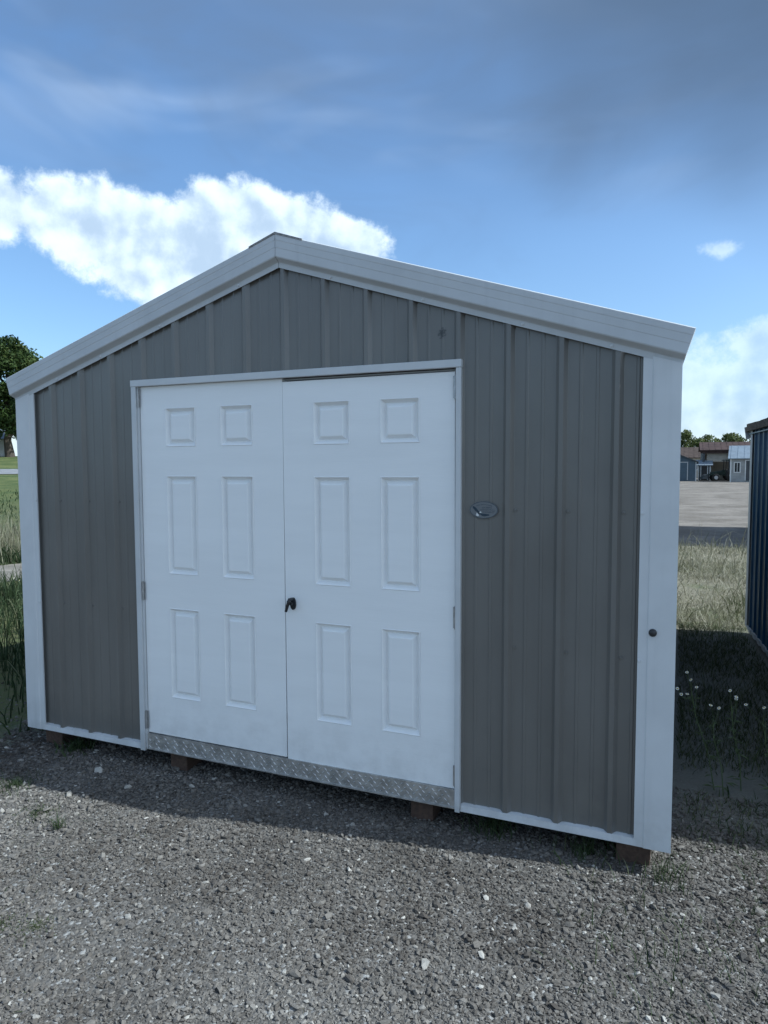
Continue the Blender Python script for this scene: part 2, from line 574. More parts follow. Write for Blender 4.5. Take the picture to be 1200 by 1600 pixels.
def make_ground():
    # polar sheet round the yard, fine near, coarse far
    rr = np.concatenate([np.linspace(0, 14, 29), np.linspace(15, 110, 70), np.geomspace(118, 2600, 34)])
    na = 180
    vs = [(2.0, 0.0, 0.0)]
    for r in rr[1:]:
        a = np.linspace(0, 2 * np.pi, na, endpoint=False)
        x = 2.0 + r * np.cos(a)
        y = r * np.sin(a)
        z = rise(x, y)
        vs += list(zip(x.tolist(), y.tolist(), z.tolist()))
    fs = []
    for k in range(na):
        fs.append((0, 1 + k, 1 + (k + 1) % na))
    for i in range(len(rr) - 2):
        b0 = 1 + i * na
        b1 = b0 + na
        for k in range(na):
            k2 = (k + 1) % na
            fs.append((b0 + k, b1 + k, b1 + k2, b0 + k2))
    me = bpy.data.meshes.new('ground')
    me.from_pydata(vs, [], fs)
    me.materials.append(M['ground'])
    for p in me.polygons:
        p.use_smooth = True
    tag(link('ground', me), kind='structure')


make_ground()


def strip(name, s0, s1, t0, t1, mat, lift, wobble=0.0, nseg=60):
    tv = np.array([UL[1], -UL[0]])
    vs, fs = [], []
    m = 4
    for i in range(nseg + 1):
        t = t0 + (t1 - t0) * i / nseg
        w = wobble * math.sin(t * 1.3) + wobble * 0.6 * math.sin(t * 3.1 + 1)
        for j in range(m + 1):
            s = s0 + (s1 - s0) * j / m + w
            x = CAMX + UL[0] * s + tv[0] * t
            y = CAMY + UL[1] * s + tv[1] * t
            vs.append((x, y, float(rise(x, y)) + lift))
    for i in range(nseg):
        for j in range(m):
            a = i * (m + 1) + j
            fs.append((a, a + 1, a + m + 2, a + m + 1))
    me = bpy.data.meshes.new(name)
    me.from_pydata(vs, [], fs)
    me.materials.append(mat)
    return tag(link(name, me), kind='structure')


strip('road', 60, 64.2, -160, 14, M['asphalt'], 0.06, 0, 170)
strip('dirt_path', 11.9, 14.0, -14, 3, M['dirt'], 0.006, 0.12, 60)


# ------------------------------------------------------------------ sheds
PITCH = 0.2286
RH = 0.020        # rib height


def rib_profile(x0, x1, first):
    """(x, outward) points of ribbed sheet between x0 and x1; ribs at first + k*PITCH"""
    pts = []
    k0 = int(math.floor((x0 - first) / PITCH)) - 1
    k1 = int(math.ceil((x1 - first) / PITCH)) + 1
    for k in range(k0, k1 + 1):
        c = first + k * PITCH
        pts += [(c - .0270, 0), (c - .0245, .0015), (c - .0095, RH), (c + .0095, RH), (c + .0245, .0015), (c + .0270, 0)]
        for q in (PITCH / 3 + .004, 2 * PITCH / 3 - .004):
            pts += [(c + q - .008, 0), (c + q - .005, .0026), (c + q + .005, .0026), (c + q + .008, 0)]
    out = []
    pts.sort()
    for i in range(len(pts) - 1):
        (a, ha), (b, hb) = pts[i], pts[i + 1]
        if b <= x0 or a >= x1:
            continue
        def at(x):
            return ha + (hb - ha) * (x - a) / (b - a) if b > a else ha
        aa, bb = max(a, x0), min(b, x1)
        if not out:
            out.append((aa, at(aa)))
        out.append((bb, at(bb)))
    return out


def ribbed_sheet(name, x0, x1, first, zlo, zhi, place, mat, parent, breaks=()):
    """zlo/zhi functions of x; place(x, outward, z) -> local coordinates"""
    mb = MB()
    prof = rib_profile(x0, x1, first)
    extra = [b for b in breaks if x0 < b < x1]
    full = []
    for i in range(len(prof) - 1):
        (a, ha), (b, hb) = prof[i], prof[i + 1]
        full.append((a, ha))
        for e in extra:
            if a < e < b:
                full.append((e, ha + (hb - ha) * (e - a) / (b - a)))
    full.append(prof[-1])
    lo = [place(x, h, zlo(x)) for x, h in full]
    hi = [place(x, h, zhi(x)) for x, h in full]
    n = len(full)
    # back skin gives the sheet its thickness
    lob = [place(x, h - .0016, zlo(x)) for x, h in full]
    hib = [place(x, h - .0016, zhi(x)) for x, h in full]
    fs = []
    for i in range(n - 1):
        fs.append((i, i + 1, n + i + 1, n + i))
        fs.append((2 * n + i, 3 * n + i, 3 * n + i + 1, 2 * n + i + 1))
        fs.append((i, 2 * n + i, 2 * n + i + 1, i + 1))
        fs.append((n + i, n + i + 1, 3 * n + i + 1, 3 * n + i))
    mb.add(lo + hi + lob + hib, fs)
    return mb.build(name, mat, parent)


B = 0.125         # underside of the walls above the yard
W, D = 3.718, 4.95
ZT, ZA = 2.003 + B, 2.597 + B
SL = (ZA - ZT) / (W / 2)
X0 = 0.2749
FXL, FXR, FZT = 0.900, 2.806, 2.088 + B
DXL, DXR, DZT, DZB = 0.9445, 2.7757, 2.055 + B, 0.090 + B
GAP = 1.8642


def roof_line(x, w=W, zt=ZT, sl=SL):
    return zt + sl * (w / 2 - abs(x - w / 2))


shed = empty('storage_shed', (0, 0, 0), 0, 'taupe ribbed steel storage shed with white double doors standing on timber skids', 'shed')

FY = 0.020        # flat of the front siding; rib crowns sit at y = 0


def front_place(x, h, z):
    return (x, FY - h, z)


def back_place(x, h, z):
    return (x, D - FY + h, z)


def left_place(x, h, z):
    return (FY + 0.008 - h, x, z)


def right_place(x, h, z):
    return (W - FY - 0.008 + h, x, z)


# front sheets: joints run just beside a rib, door opening cut out
joints = [0.02] + [X0 + k * PITCH + 0.030 for k in (0, 4, 8, 12)] + [W - 0.02]
cuts = sorted(set(joints + [FXL + 0.02, FXR - 0.02]))
for a, b_ in zip(cuts[:-1], cuts[1:]):
    mid = (a + b_) / 2
    over = FXL + 0.01 < mid < FXR - 0.01
    lo = (lambda x: FZT - 0.03) if over else (lambda x: B + 0.012)
    ribbed_sheet('siding_panel', a, b_, X0, lo, lambda x: roof_line(x) + 0.015, front_place, M['siding'], shed, (W / 2,))
for k in range(4):
    a, b_ = 0.02 + k * (W - .04) / 4, 0.02 + (k + 1) * (W - .04) / 4
    ribbed_sheet('siding_panel', a, b_, X0, lambda x: B + .012, lambda x: roof_line(x) + .015, back_place, M['siding'], shed, (W / 2,))
for k in range(5):
    a, b_ = 0.03 + k * (D - .06) / 5, 0.03 + (k + 1) * (D - .06) / 5
    for pl in (left_place, right_place):
        ribbed_sheet('siding_panel', a, b_, 0.15, lambda x: B + .012, lambda x: ZT + .01, pl, M['siding'], shed)

# corner trims: main face, stepped inner flange, return on the side
for sx, base in ((1, 0.0), (-1, W)):
    for sy, yb in ((1, 0.0), (-1, D)):
        prof = [(0.0, 0.150), (-0.004, 0.150), (-0.004, 0.0)]
        mb = MB()
        path = [(0.143, 0.004), (0.143, -0.0035), (0.108, -0.0035), (0.102, -0.0075), (-0.004, -0.0075), (-0.004, 0.102), (-0.001, 0.108), (-0.001, 0.143)]
        inner = [(0.141, 0.004), (0.141, -0.0015), (0.109, -0.0015), (0.103, -0.0055), (-0.002, -0.0055), (-0.002, 0.102), (0.001, 0.108), (0.001, 0.143)]
        n = len(path)
        def zz(px):
            return roof_line(base + sx * max(px, 0)) + 0.012
        vs = []
        for (u, v) in path + inner:
            vs.append((base + sx * u, yb + sy * v, B - 0.012))
        for (u, v) in path + inner:
            vs.append((base + sx * u, yb + sy * v, zz(u)))
        fs = []
        for i in range(n - 1):
            for o_ in (0, n):
                fs.append((o_ + i, o_ + i + 1, 2 * n + o_ + i + 1, 2 * n + o_ + i))
            fs.append((i, i + 1, n + i + 1, n + i))
            fs.append((2 * n + i, 2 * n + i + 1, 3 * n + i + 1, 3 * n + i))
        fs.append((0, n, 3 * n, 2 * n))
        fs.append((n - 1, 2 * n - 1, 4 * n - 1, 3 * n - 1))
        mb.add(vs, fs)
        mb.build('corner_trim', M['trim'], shed)


# base trim: a small L along the foot of the wall, top edge lapped under each rib
def base_trim(x0, x1, place):
    mb = MB()
    n = max(2, int((x1 - x0) / 0.02))
    lo, hi, hi2, lo2 = [], [], [], []
    for i in range(n + 1):
        x = x0 + (x1 - x0) * i / n
        k = ((x - X0) / PITCH) % 1.0
        dz = 0.002 if k < 0.14 or k > 0.86 else 0.0
        z1 = B + 0.021 - dz + 0.0012 * math.sin(x * 17)
        lo.append(place(x, RH + .006, B - 0.010))
        hi.append(place(x, RH + .003, z1))
        hi2.append(place(x, 0, z1 + .004))
        lo2.append(place(x, -0.02, B - 0.010))
    m = n + 1
    fs = []
    for i in range(n):
        for r in range(3):
            fs.append((r * m + i, r * m + i + 1, (r + 1) * m + i + 1, (r + 1) * m + i))
        fs.append((3 * m + i, 3 * m + i + 1, i + 1, i))
    mb.add(lo + hi + hi2 + lo2, fs)
    mb.build('base_trim', M['trim'], shed)


base_trim(0.13, FXL - .002, front_place)
base_trim(FXR + .002, W - 0.13, front_place)
base_trim(0.13, W - 0.13, back_place)
base_trim(0.13, D - 0.13, left_place)
base_trim(0.13, D - 0.13, right_place)

# rake trims with flange, shadow return, broad fascia and top hem; ends cut square to the slope
th = math.atan(SL)


def rake(side, ybase, sy, plumb=False):
    # cross-section (perp to slope, outward): from flange foot to top
    sec = [(0.000, 0.002), (0.000, 0.0045), (0.024, 0.0045), (0.028, 0.009), (0.042, 0.034), (0.047, 0.0365), (0.085, 0.0345), (0.088, 0.0355), (0.119, 0.0345), (0.122, 0.0355), (0.147, 0.0345), (0.151, 0.030), (0.151, -0.03), (0.147, -0.03)]
    mb = MB()
    n = len(sec)
    ux, uz = math.cos(th), math.sin(th)           # up the slope (left side)
    nx, nz = -math.sin(th), math.cos(th)
    vs = []
    for (p, o_) in sec:
        # eave end: square cut
        ax, az_ = -0.002 + nx * p, ZT - 0.002 * SL * 0 + nz * p
        tt = -0.0012 / ux
        ax += ux * tt
        az_ += uz * tt
        # ridge end: plumb cut on the centre line
        bz = ZA + p / math.cos(th)
        if plumb:
            az_ += (0.012 - ax) * SL
            ax = 0.012
        X_a = ax if side < 0 else W - ax
        vs.append((X_a, ybase - sy * o_, az_))
    for (p, o_) in sec:
        bz = ZA + p / math.cos(th)
        g = 0.0012
        vs.append((W / 2 - g if side < 0 else W / 2 + g, ybase - sy * o_, bz - g * SL))
    fs = []
    for i in range(n - 1):
        fs.append((i, i + 1, n + i + 1, n + i))
    fs.append(tuple(range(n)))
    fs.append(tuple(range(2 * n - 1, n - 1, -1)))
    mb.add(vs, fs)
    mb.build('rake_trim', M['rake'], shed)


for side in (-1, 1):
    rake(side, 0.0, 1)
    rake(side, D, -1, True)

# roof: two shingled slopes and lapped ridge caps
roof = MB()
for side in (-1, 1):
    for k in range(11):
        p0, p1 = k * 0.178 - 0.02, (k + 1) * 0.178 + 0.02
        def pt(p, lift):
            x = 0.045 + p * math.cos(th) - lift * math.sin(th)
            z = ZT + 0.142 + p * math.sin(th) + lift * math.cos(th)
            if x > W / 2:
                z -= (x - W / 2) * math.tan(th)
                x = W / 2
            return (x if side < 0 else W - x, z)
        q = [pt(p0, 0.012), pt(p0, 0.016), pt(p1, 0.006), pt(p1, 0.0)]
        roof.prism(q, -0.028, D + 0.028)
roof_o = roof.build('roof', M['shingle'], shed)
capz = ZA + 0.150
for k in range(18):
    y0 = -0.037 + k * 0.278
    mb = MB()
    w_ = 0.150 + 0.010 * random.random()
    w2_ = 0.150 + 0.012 * random.random()
    lift = 0.010
    for (ya, yb, la, lb) in ((y0, min(y0 + 0.32, D + .03), 0.011, 0.002),):
        vs = []
        for (yy, l) in ((ya, la), (yb, lb)):
            for (dx, dz) in ((-w_, -w_ * SL), (0, 0.004), (w2_, -w2_ * SL)):
                vs.append((W / 2 + dx, yy, capz + dz + l))
            for (dx, dz) in ((-w_, -w_ * SL - .006), (0, -0.004), (w2_, -w2_ * SL - .006)):
                vs.append((W / 2 + dx, yy, capz + dz + l - .003))
        fs = [(0, 1, 7, 6), (1, 2, 8, 7), (3, 9, 10, 4), (4, 10, 11, 5), (0, 3, 4, 1), (1, 4, 5, 2), (6, 7, 10, 9), (7, 8, 11, 10), (0, 6, 9, 3), (2, 5, 11, 8)]
        mb.add(vs, fs)
    mb.build('ridge_cap', M['shingle'], roof_o)

# floor deck and skids
MB().box(0.03, W - 0.03, 0.03, D - 0.03, B + 0.002, B + 0.03).build('floor', M['wood'], shed)
for xa, wd in ((0.07, 0.14), (1.055, 0.115), (2.535, 0.115), (3.50, 0.14)):
    MB().box(xa, xa + wd, 0.06, D - 0.08, -0.02, B + 0.001).build('skid', M['wood'], shed, bevel=0.004)

# door frame: two jambs and a head, each an angle with a lip into the opening
for (x0, x1, lip) in ((FXL, DXL - 0.012, 1), (DXR + 0.006, FXR, -1)):
    mb = MB()
    mb.box(x0, x1, -0.012, 0.016, B - 0.016, FZT - 0.036)
    if lip > 0:
        mb.box(x1, DXL - 0.003, -0.002, 0.05, B - 0.004, FZT - 0.036)
    else:
        mb.box(DXR + 0.001, x0, 0.0, 0.05, B - 0.004, FZT - 0.036)
    mb.build('door_jamb', M['frame'], shed, bevel=0.002)
mb = MB()
mb.box(FXL - .002, FXR + .002, -0.0145, 0.016, FZT - 0.0355, FZT)
mb.box(FXL + .02, FXR - .02, 0.035, 0.06, FZT - 0.045, FZT - 0.036)
mb.build('door_head', M['frame'], shed, bevel=0.002)
# added dark sheet behind the doors stands for shade in the gaps
MB().box(DXL - .02, DXR + .02, 0.075, 0.085, B + .03, FZT + 0.02).build('gap_shade_sheet', M['wood'], shed)

# diamond-plate sill
pl = MB()
pl.box(DXL - 0.006, DXR + 0.006, 0.004, 0.03, B - 0.004, DZB - 0.006)
pl.box(DXL - 0.006, DXR + 0.006, -0.004, 0.0035, B - 0.006, B - 0.0005)
sill = pl.build('threshold_plate', M['plate'], shed)
tr = MB()
row = 0
z = B + 0.010
while z < DZB - 0.012:
    x = DXL + 0.012 + (row % 2) * 0.016
    k = 0
    while x < DXR - 0.015:
        sgn = 1 if (k + row) % 2 else -1
        dx, dz = 0.0095, 0.0080 * sgn
        px, pz = -dz * .26, dx * .26
        tr.add([(x - dx, 0.0038, z - dz), (x + px, 0.0038, z + pz), (x + dx, 0.0038, z + dz), (x - px, 0.0038, z - pz),
                (x - dx * .3, 0.0008, z - dz * .3), (x + dx * .3, 0.0008, z + dz * .3)],
               [(0, 4, 1), (1, 4, 5), (1, 5, 2), (2, 5, 3), (3, 5, 4), (3, 4, 0)])
        x += 0.032
        k += 1
    z += 0.019
    row += 1
tag(tr.build('raised_tread', M['plate'], sill), kind='stuff')

# ---- the doors: slab with six openings, a moulded panel in each
PC = [(0.170, 0.373), (0.533, 0.735)]                     # from the hinge side
PR = [(1.718 + B, 1.930 + B), (1.014 + B, 1.560 + B), (0.312 + B, 0.823 + B)]


def moulded_panel(w, h):
    """outer edge flush, cove down, groove, bevel up to a raised field (local, centre origin, front = -y)"""
    steps = [(0.0, -0.0005), (0.003, -0.0030), (0.006, -0.0010), (0.0190, 0.0190), (0.0225, 0.0200), (0.0250, 0.0190), (0.0385, 0.0025), (0.0425, 0.0010)]
    mb = MB()
    vs = []
    for (i, y) in steps:
        a, b_ = w / 2 - i, h / 2 - i
        vs += [(-a, y, -b_), (a, y, -b_), (a, y, b_), (-a, y, b_)]
    fs = []
    for r in range(len(steps) - 1):
        for k in range(4):
            k2 = (k + 1) % 4
            fs.append((r * 4 + k, r * 4 + k2, r * 4 + 4 + k2, r * 4 + 4 + k))
    q = (len(steps) - 1) * 4
    fs.append((q, q + 1, q + 2, q + 3))
    mb.add(vs, fs)
    me = mb.mesh('panel', M['door'])
    if me.polygons[-1].normal.y > 0:
        me.flip_normals()
    return me


panel_meshes = [moulded_panel(0.2025, z1 - z0) for (z0, z1) in PR]


def door(xh, sgn, width, z0, z1, sag, label):
    """xh hinge edge, sgn +1 = opens towards +x from the hinge"""
    o = None
    xs = [0.0] + [v for c in PC for v in c] + [width]
    zs = [z0] + sorted(v for r_ in PR for v in r_) + [z1]
    YF = 0.0
    mb = MB()
    holes = set()
    for ci in (1, 3):
        for ri in (1, 3, 5):
            holes.add((ci, ri))
    vid = {}
    vs = []
    for i, x in enumerate(xs):
        for j, zq in enumerate(zs):
            vid[(i, j)] = len(vs)
            vs.append((sgn * x, YF, zq - z0))
    fs = []
    for i in range(len(xs) - 1):
        for j in range(len(zs) - 1):
            if (i, j) not in holes:
                fs.append((vid[(i, j)], vid[(i + 1, j)], vid[(i + 1, j + 1)], vid[(i, j + 1)]))
    mb.add(vs, fs)
    # edges and back
    T_ = 0.044
    H = z1 - z0
    mb.add([(0, YF, 0), (sgn * width, YF, 0), (sgn * width, YF, H), (0, YF, H), (0, T_, 0), (sgn * width, T_, 0), (sgn * width, T_, H), (0, T_, H)],
           [(0, 1, 5, 4), (1, 2, 6, 5), (2, 3, 7, 6), (3, 0, 4, 7), (4, 5, 6, 7)])
    import bmesh
    me = mb.mesh('door', M['door'])
    bm = bmesh.new()
    bm.from_mesh(me)
    bmesh.ops.remove_doubles(bm, verts=bm.verts, dist=1e-5)
    bmesh.ops.recalc_face_normals(bm, faces=bm.faces)
    bm.to_mesh(me)
    bm.free()
    o = link('door', me, shed)
    o.location = (xh, 0.012, z0)
    o.rotation_euler = (0, sag, 0)
    tag(o, label)
    for ci, (a, b_) in enumerate(PC):
        for ri, (q0, q1) in enumerate(PR):
            p = link('panel', panel_meshes[ri], o)
            p.location = (sgn * (a + b_) / 2, YF, (q0 + q1) / 2 - z0)
    return o


WL = GAP - 0.0036 - DXL
WR = DXR - GAP - 0.0030
MB().box(GAP - .0016, GAP + .0016, 0.032, 0.050, DZB + .01, DZT - .02).build('astragal', M['rake'], shed)
dl = door(DXL, 1, WL, DZB, DZT - 0.004, 0.0, 'left white six panel door')
dr = door(DXR, -1, WR, DZB - 0.004, DZT - 0.018, R(-0.16), 'right white six panel door sagging slightly at its free edge, with black handle')
# hinges
hin = MB()
hin.tube([(0, 0, -0.05), (0, 0, 0.05)], 0.0065, 8)
for zc in (-0.052, 0.052):
    hin.tube([(0, 0, zc - .003), (0, 0, zc + .003)], 0.0045, 8)
hin.box(-0.012, 0.012, 0.004, 0.007, -0.05, 0.05)
hme = hin.mesh('hinge', M['steel'])
for dd, sg, hz in ((dl, -1, (1.99, 0.91, 0.165)), (dr, 1, (1.97, 0.91, 0.155))):
    for q in hz:
        h_ = link('hinge', hme, dd)
        h_.location = (sg * 0.006, -0.012, q + B - DZB)

# handle: oval black plate with a lever hanging down to the left
hd = MB()
cx_, cz_ = 1.9155 - DXR, 0.905 + B - DZB + 0.006
ov = [(0.0145 * math.cos(t), 0.034 * math.sin(t) * (1 if math.sin(t) > 0 else 0.85)) for t in np.linspace(0, 2 * math.pi, 20, endpoint=False)]
hd.prism([(cx_ + a, cz_ + b_) for a, b_ in ov], -0.012, 0.002)
hd.prism([(cx_ + a * .8, cz_ + b_ * .85) for a, b_ in ov], -0.018, -0.012)
hd.tube([(cx_ + 0.0, -0.012, cz_ + 0.028), (cx_ - 0.003, -0.040, cz_ + 0.028), (cx_ - 0.006, -0.042, cz_ + 0.018), (cx_ - 0.014, -0.043, cz_ - 0.006), (cx_ - 0.022, -0.043, cz_ - 0.034)], [0.008, 0.009, 0.0105, 0.009, 0.007], 10)
hd.tube([(cx_ + 0.0, -0.01, cz_ + 0.004), (cx_ + 0.0, -0.035, cz_ + 0.006)], [0.010, 0.008], 10)
hd.build('handle', M['black'], dr, smooth=False, bevel=0.001)

# screws with washers in two rows, beside the ribs
sc = MB()
sc.tube([(0, 0.0, 0), (0, -0.002, 0)], [0.0075, 0.0068], 10)
sc.tube([(0, -0.002, 0), (0, -0.0065, 0)], [0.0048, 0.0042], 6)
sme = sc.mesh('screw', M['siding'])
smw = sme.copy()
smw.materials.clear()
smw.materials.append(M['trim'])
for zq in (1.41 + B, 0.79 + B):
    for k in range(-1, 16):
        x = X0 + k * PITCH + 0.034
        if x < 0.16 or x > W - 0.16 or FXL - 0.02 < x < FXR + 0.02:
            continue
        link('screw', sme, shed, loc=(x, FY - .0005, zq))
    for x in (0.136, W - 0.136):
        link('screw', smw, shed, loc=(x, -0.0035, zq))
for x in (0.3392, 0.682, 1.11, 1.62, 2.15, 2.62, 3.08, 3.45):
    link('screw', smw, shed, loc=(x, -0.0046, roof_line(x) + 0.013))

# black round plug on the right corner trim
pg = MB()
pg.tube([(0, 0, 0), (0, -0.006, 0), (0, -0.011, 0), (0, -0.014, 0)], [0.0165, 0.0160, 0.012, 0.005], 16)
pgo = pg.build('round_plug', M['black'], shed, smooth=False)
pgo.location = (3.633, -0.0075, 0.916 + B)
tag(pgo, 'black round plug set in the right corner trim')

# oval badge with an eagle and lettering too small to read
bcx, bcz = 2.908, 1.409 + B
bd = MB()
el_ = [(math.cos(t), math.sin(t)) for t in np.linspace(0, 2 * math.pi, 40, endpoint=False)]
bd.prism([(0.066 * a, 0.039 * b_) for a, b_ in el_], -0.001, 0.001)
badge = bd.build('badge', M['sticker'], shed)
badge.location = (bcx, 0.0125, bcz)
tag(badge, 'oval grey maker badge with a flying eagle')
rim = MB()
n = 40
vs = []
for (sx_, sz_) in ((0.0625, 0.0362), (0.0645, 0.0380)):
    vs += [(sx_ * a, -0.0016, sz_ * b_) for a, b_ in el_]
rim.add(vs, [(i, (i + 1) % n, n + (i + 1) % n, n + i) for i in range(n)])
rim.build('badge_ring', M['navyink'], badge)


def flat(name, poly, y, mat):
    MB().add([(x, y, z) for x, z in poly], [tuple(range(len(poly)))]).build(name, mat, badge)


flat('eagle_wing', [(-0.053, 0.013), (-0.049, 0.0165), (-0.042, 0.0145), (-0.033, 0.007), (-0.025, -0.003), (-0.018, -0.011), (-0.021, -0.018), (-0.028, -0.013), (-0.036, -0.006), (-0.041, -0.0035), (-0.043, 0.001), (-0.048, 0.005), (-0.049, 0.009)], -0.0018, M['navyink'])
flat('eagle_wing', [(-0.016, -0.013), (-0.010, -0.016), (0.000, -0.0165), (0.012, -0.018), (0.024, -0.0195), (0.028, -0.023), (0.022, -0.026), (0.015, -0.027), (0.006, -0.029), (-0.004, -0.028), (-0.012, -0.024), (-0.017, -0.019)], -0.0018, M['navyink'])
flat('eagle_body', [(-0.020, -0.012), (-0.016, -0.013), (-0.018, -0.020), (-0.024, -0.023), (-0.028, -0.020), (-0.024, -0.015)], -0.0020, M['navyink'])
flat('eagle_head', [(-0.018, -0.008), (-0.013, -0.007), (-0.010, -0.010), (-0.012, -0.0135), (-0.017, -0.0135), (-0.0195, -0.011)], -0.0022, M['whiteink'])
flat('eagle_tail', [(-0.034, -0.012), (-0.027, -0.017), (-0.021, -0.024), (-0.026, -0.029), (-0.033, -0.0275), (-0.036, -0.022), (-0.033, -0.019)], -0.0022, M['whiteink'])
flat('eagle_beak', [(-0.0195, -0.0125), (-0.0175, -0.013), (-0.0185, -0.0165)], -0.0024, M['beakink'])
# rows of marks standing for print that cannot be read at this size
lt = MB()
for (zr, x0_, x1_, hh, arc, bold) in ((0.0245, -0.034, 0.036, 0.0045, 0.006, .7), (0.0110, -0.008, 0.036, 0.0075, 0.0, .85), (0.0020, -0.018, 0.050, 0.0034, 0.0, .6), (-0.0045, -0.010, 0.050, 0.0034, 0.0, .6), (-0.0110, -0.002, 0.046, 0.0034, 0.0, .6)):
    x = x0_
    while x < x1_:
        wl = hh * random.uniform(.45, .8)
        m_ = (x0_ + x1_) / 2
        zz_ = zr - arc * ((x - m_) / (x1_ - x0_) * 2) ** 2
        st_ = hh * .22
        lt.add([(x, -0.0017, zz_ - hh / 2), (x + st_, -0.0017, zz_ - hh / 2), (x + st_ + hh * .12, -0.0017, zz_ + hh / 2), (x + hh * .12, -0.0017, zz_ + hh / 2)], [(0, 1, 2, 3)])
        if random.random() < bold:
            q = random.choice((-.36, 0, .36)) * hh
            lt.add([(x, -0.0019, zz_ + q - st_ * .4), (x + wl, -0.0019, zz_ + q - st_ * .4), (x + wl, -0.0019, zz_ + q + st_ * .4), (x, -0.0019, zz_ + q + st_ * .4)], [(0, 1, 2, 3)])
        x += wl + hh * (.55 if random.random() < .18 else .12)
lt.build('lettering', M['navyink'], badge)


def plain_shed(name, label, loc, rz, w, d, eave, sl, wall, trim, roofm, group=None, door_front=True, ov=0.07):
    """ribbed steel shed: gables at y=0 and y=d, eaves at x=0 and x=w"""
    t = empty(name, loc, rz, label, 'shed', group)
    zb = 0.08
    rl = lambda x: eave + sl * (w / 2 - abs(x - w / 2))
    for (pl_, L, hi, br) in ((lambda x, h, z: (x, FY - h, z), w, rl, (w / 2,)), (lambda x, h, z: (x, d - FY + h, z), w, rl, (w / 2,)),
                             (lambda x, h, z: (FY - h, x, z), d, lambda x: eave, ()), (lambda x, h, z: (w - FY + h, x, z), d, lambda x: eave, ())):
        n_ = max(1, round(L / 0.914))
        for k in range(n_):
            ribbed_sheet('siding_panel', .02 + k * (L - .04) / n_, .02 + (k + 1) * (L - .04) / n_, 0.12, lambda x: zb + .02, hi, pl_, wall, t, br)
    for (cx0, sx_) in ((0, 1), (w, -1)):
        for (cy0, sy_) in ((0, 1), (d, -1)):
            mb = MB()
            a, b_ = sorted((cx0 - sx_ * .006, cx0 + sx_ * .10))
            mb.box(a, b_, *sorted((cy0 - sy_ * .006, cy0 - sy_ * .002)), zb, eave)
            a2, b2 = sorted((cx0 - sx_ * .006, cx0 - sx_ * .002))
            mb.box(a2, b2, *sorted((cy0 - sy_ * .002, cy0 + sy_ * .10)), zb, eave)
            mb.build('corner_trim', trim, t)
    # base trim, one small piece lapping each rib gap
    mb = MB()
    mb.box(-0.006, 0.012, 0.1, d - .1, zb - .01, zb + .022)
    mb.box(w - .012, w + .006, 0.1, d - .1, zb - .01, zb + .022)
    mb2 = MB()
    mb2.v, mb2.f = mb.v[8:], [tuple(i - 8 for i in f) for f in mb.f[6:]]
    mb.v, mb.f = mb.v[:8], mb.f[:6]
    mb.build('base_trim', trim, t)
    mb2.build('base_trim', trim, t)
    tab = MB().box(-0.012, -0.0062, -.06, .06, zb - .014, zb + .035).mesh('trim_tab', trim)
    for y in np.arange(0.12 + PITCH / 2, d - .1, PITCH):
        link('trim_tab', tab, t, loc=(0, y, 0))
    a_ = math.atan(sl)
    rf = MB()
    for s_ in (-1, 1):
        nC = 8
        L = (w / 2 + ov) / math.cos(a_)
        for k in range(nC):
            p0, p1 = L * k / nC, L * (k + 1) / nC
            q = []
            for p, l in ((p0, .03), (p0, .052), (p1, .042), (p1, .03)):
                x = -ov + p * math.cos(a_)
                z = eave - ov * sl + p * math.sin(a_) + l
                q.append((x if s_ < 0 else w - x, z))
            # courses with an uneven butt edge along the length
            ys = np.arange(-0.10, d + 0.10, 0.305)
            for j, y in enumerate(ys):
                dz = random.uniform(-.004, .006)
                rf.prism([(x, z + (dz if i_ in (1,) else 0)) for i_, (x, z) in enumerate(q)], y, min(y + .303, d + .10))
    ro = rf.build('roof', roofm, t)
    for s_ in (-1, 1):
        for yb_, sy_ in ((-0.10, 1), (d + .10, -1)):
            p = []
            for xx, l in ((-ov, -.10), (-ov - .02, .03), (w / 2, .03), (w / 2, -.10)):
                z = eave + sl * xx + l
                p.append((xx if s_ < 0 else w - xx, z))
            MB().prism(p, yb_ - .015 * sy_, yb_ + .004 * sy_).build('rake_trim', trim, t)
        xx = -ov if s_ < 0 else w + ov
        MB().box(xx - .012, xx + .012, -0.09, d + .09, eave - ov * sl - .02, eave - ov * sl + .026).build('eave_trim', roofm, t)
        MB().box(*sorted((xx + (0.013 if s_ < 0 else -.013), 0.004 if s_ < 0 else w - .004)), -0.09, d + .09, eave - .06, eave - .05).build('soffit', wall, t)
    if door_front:
        MB().box(w / 2 - .95, w / 2 - .005, -.018, -.003, zb + .06, 2.0).build('door', trim, t)
        MB().box(w / 2 + .005, w / 2 + .95, -.018, -.003, zb + .06, 2.0).build('door', trim, t)
    MB().box(.03, w - .03, .03, d - .03, zb - .005, zb + .015).build('floor', M['wood'], t)
    for xa in (.2, w / 2 - .06, w - .32):
        MB().box(xa, xa + .12, .06, d - .06, -.02, zb - .006).build('skid', M['wood'], t)
    return t


# dark shed on the right: far corner at (4.38, 4.93), wall running towards the viewer
ANG = math.atan2(0.10, 1.08) * 0.8
Dd = 4.2
nx_, ny_ = 4.38 + Dd * math.sin(ANG), 4.93 - Dd * math.cos(ANG)
plain_shed('dark_shed', 'dark navy ribbed steel shed at the right edge, next to the taupe shed', (nx_, ny_, 0), ANG, 3.0, Dd, 2.10, 0.30, M['navy'], M['greytrim'], M['brownshingle'], ov=0.03)
plain_shed('dark_shed', 'shed farther back on the right, hidden but for its shadow on the lot', (6.1, 13.6, 0), 0, 3.6, 5.0, 2.35, 0.33, M['navy'], M['greytrim'], M['brownshingle'])


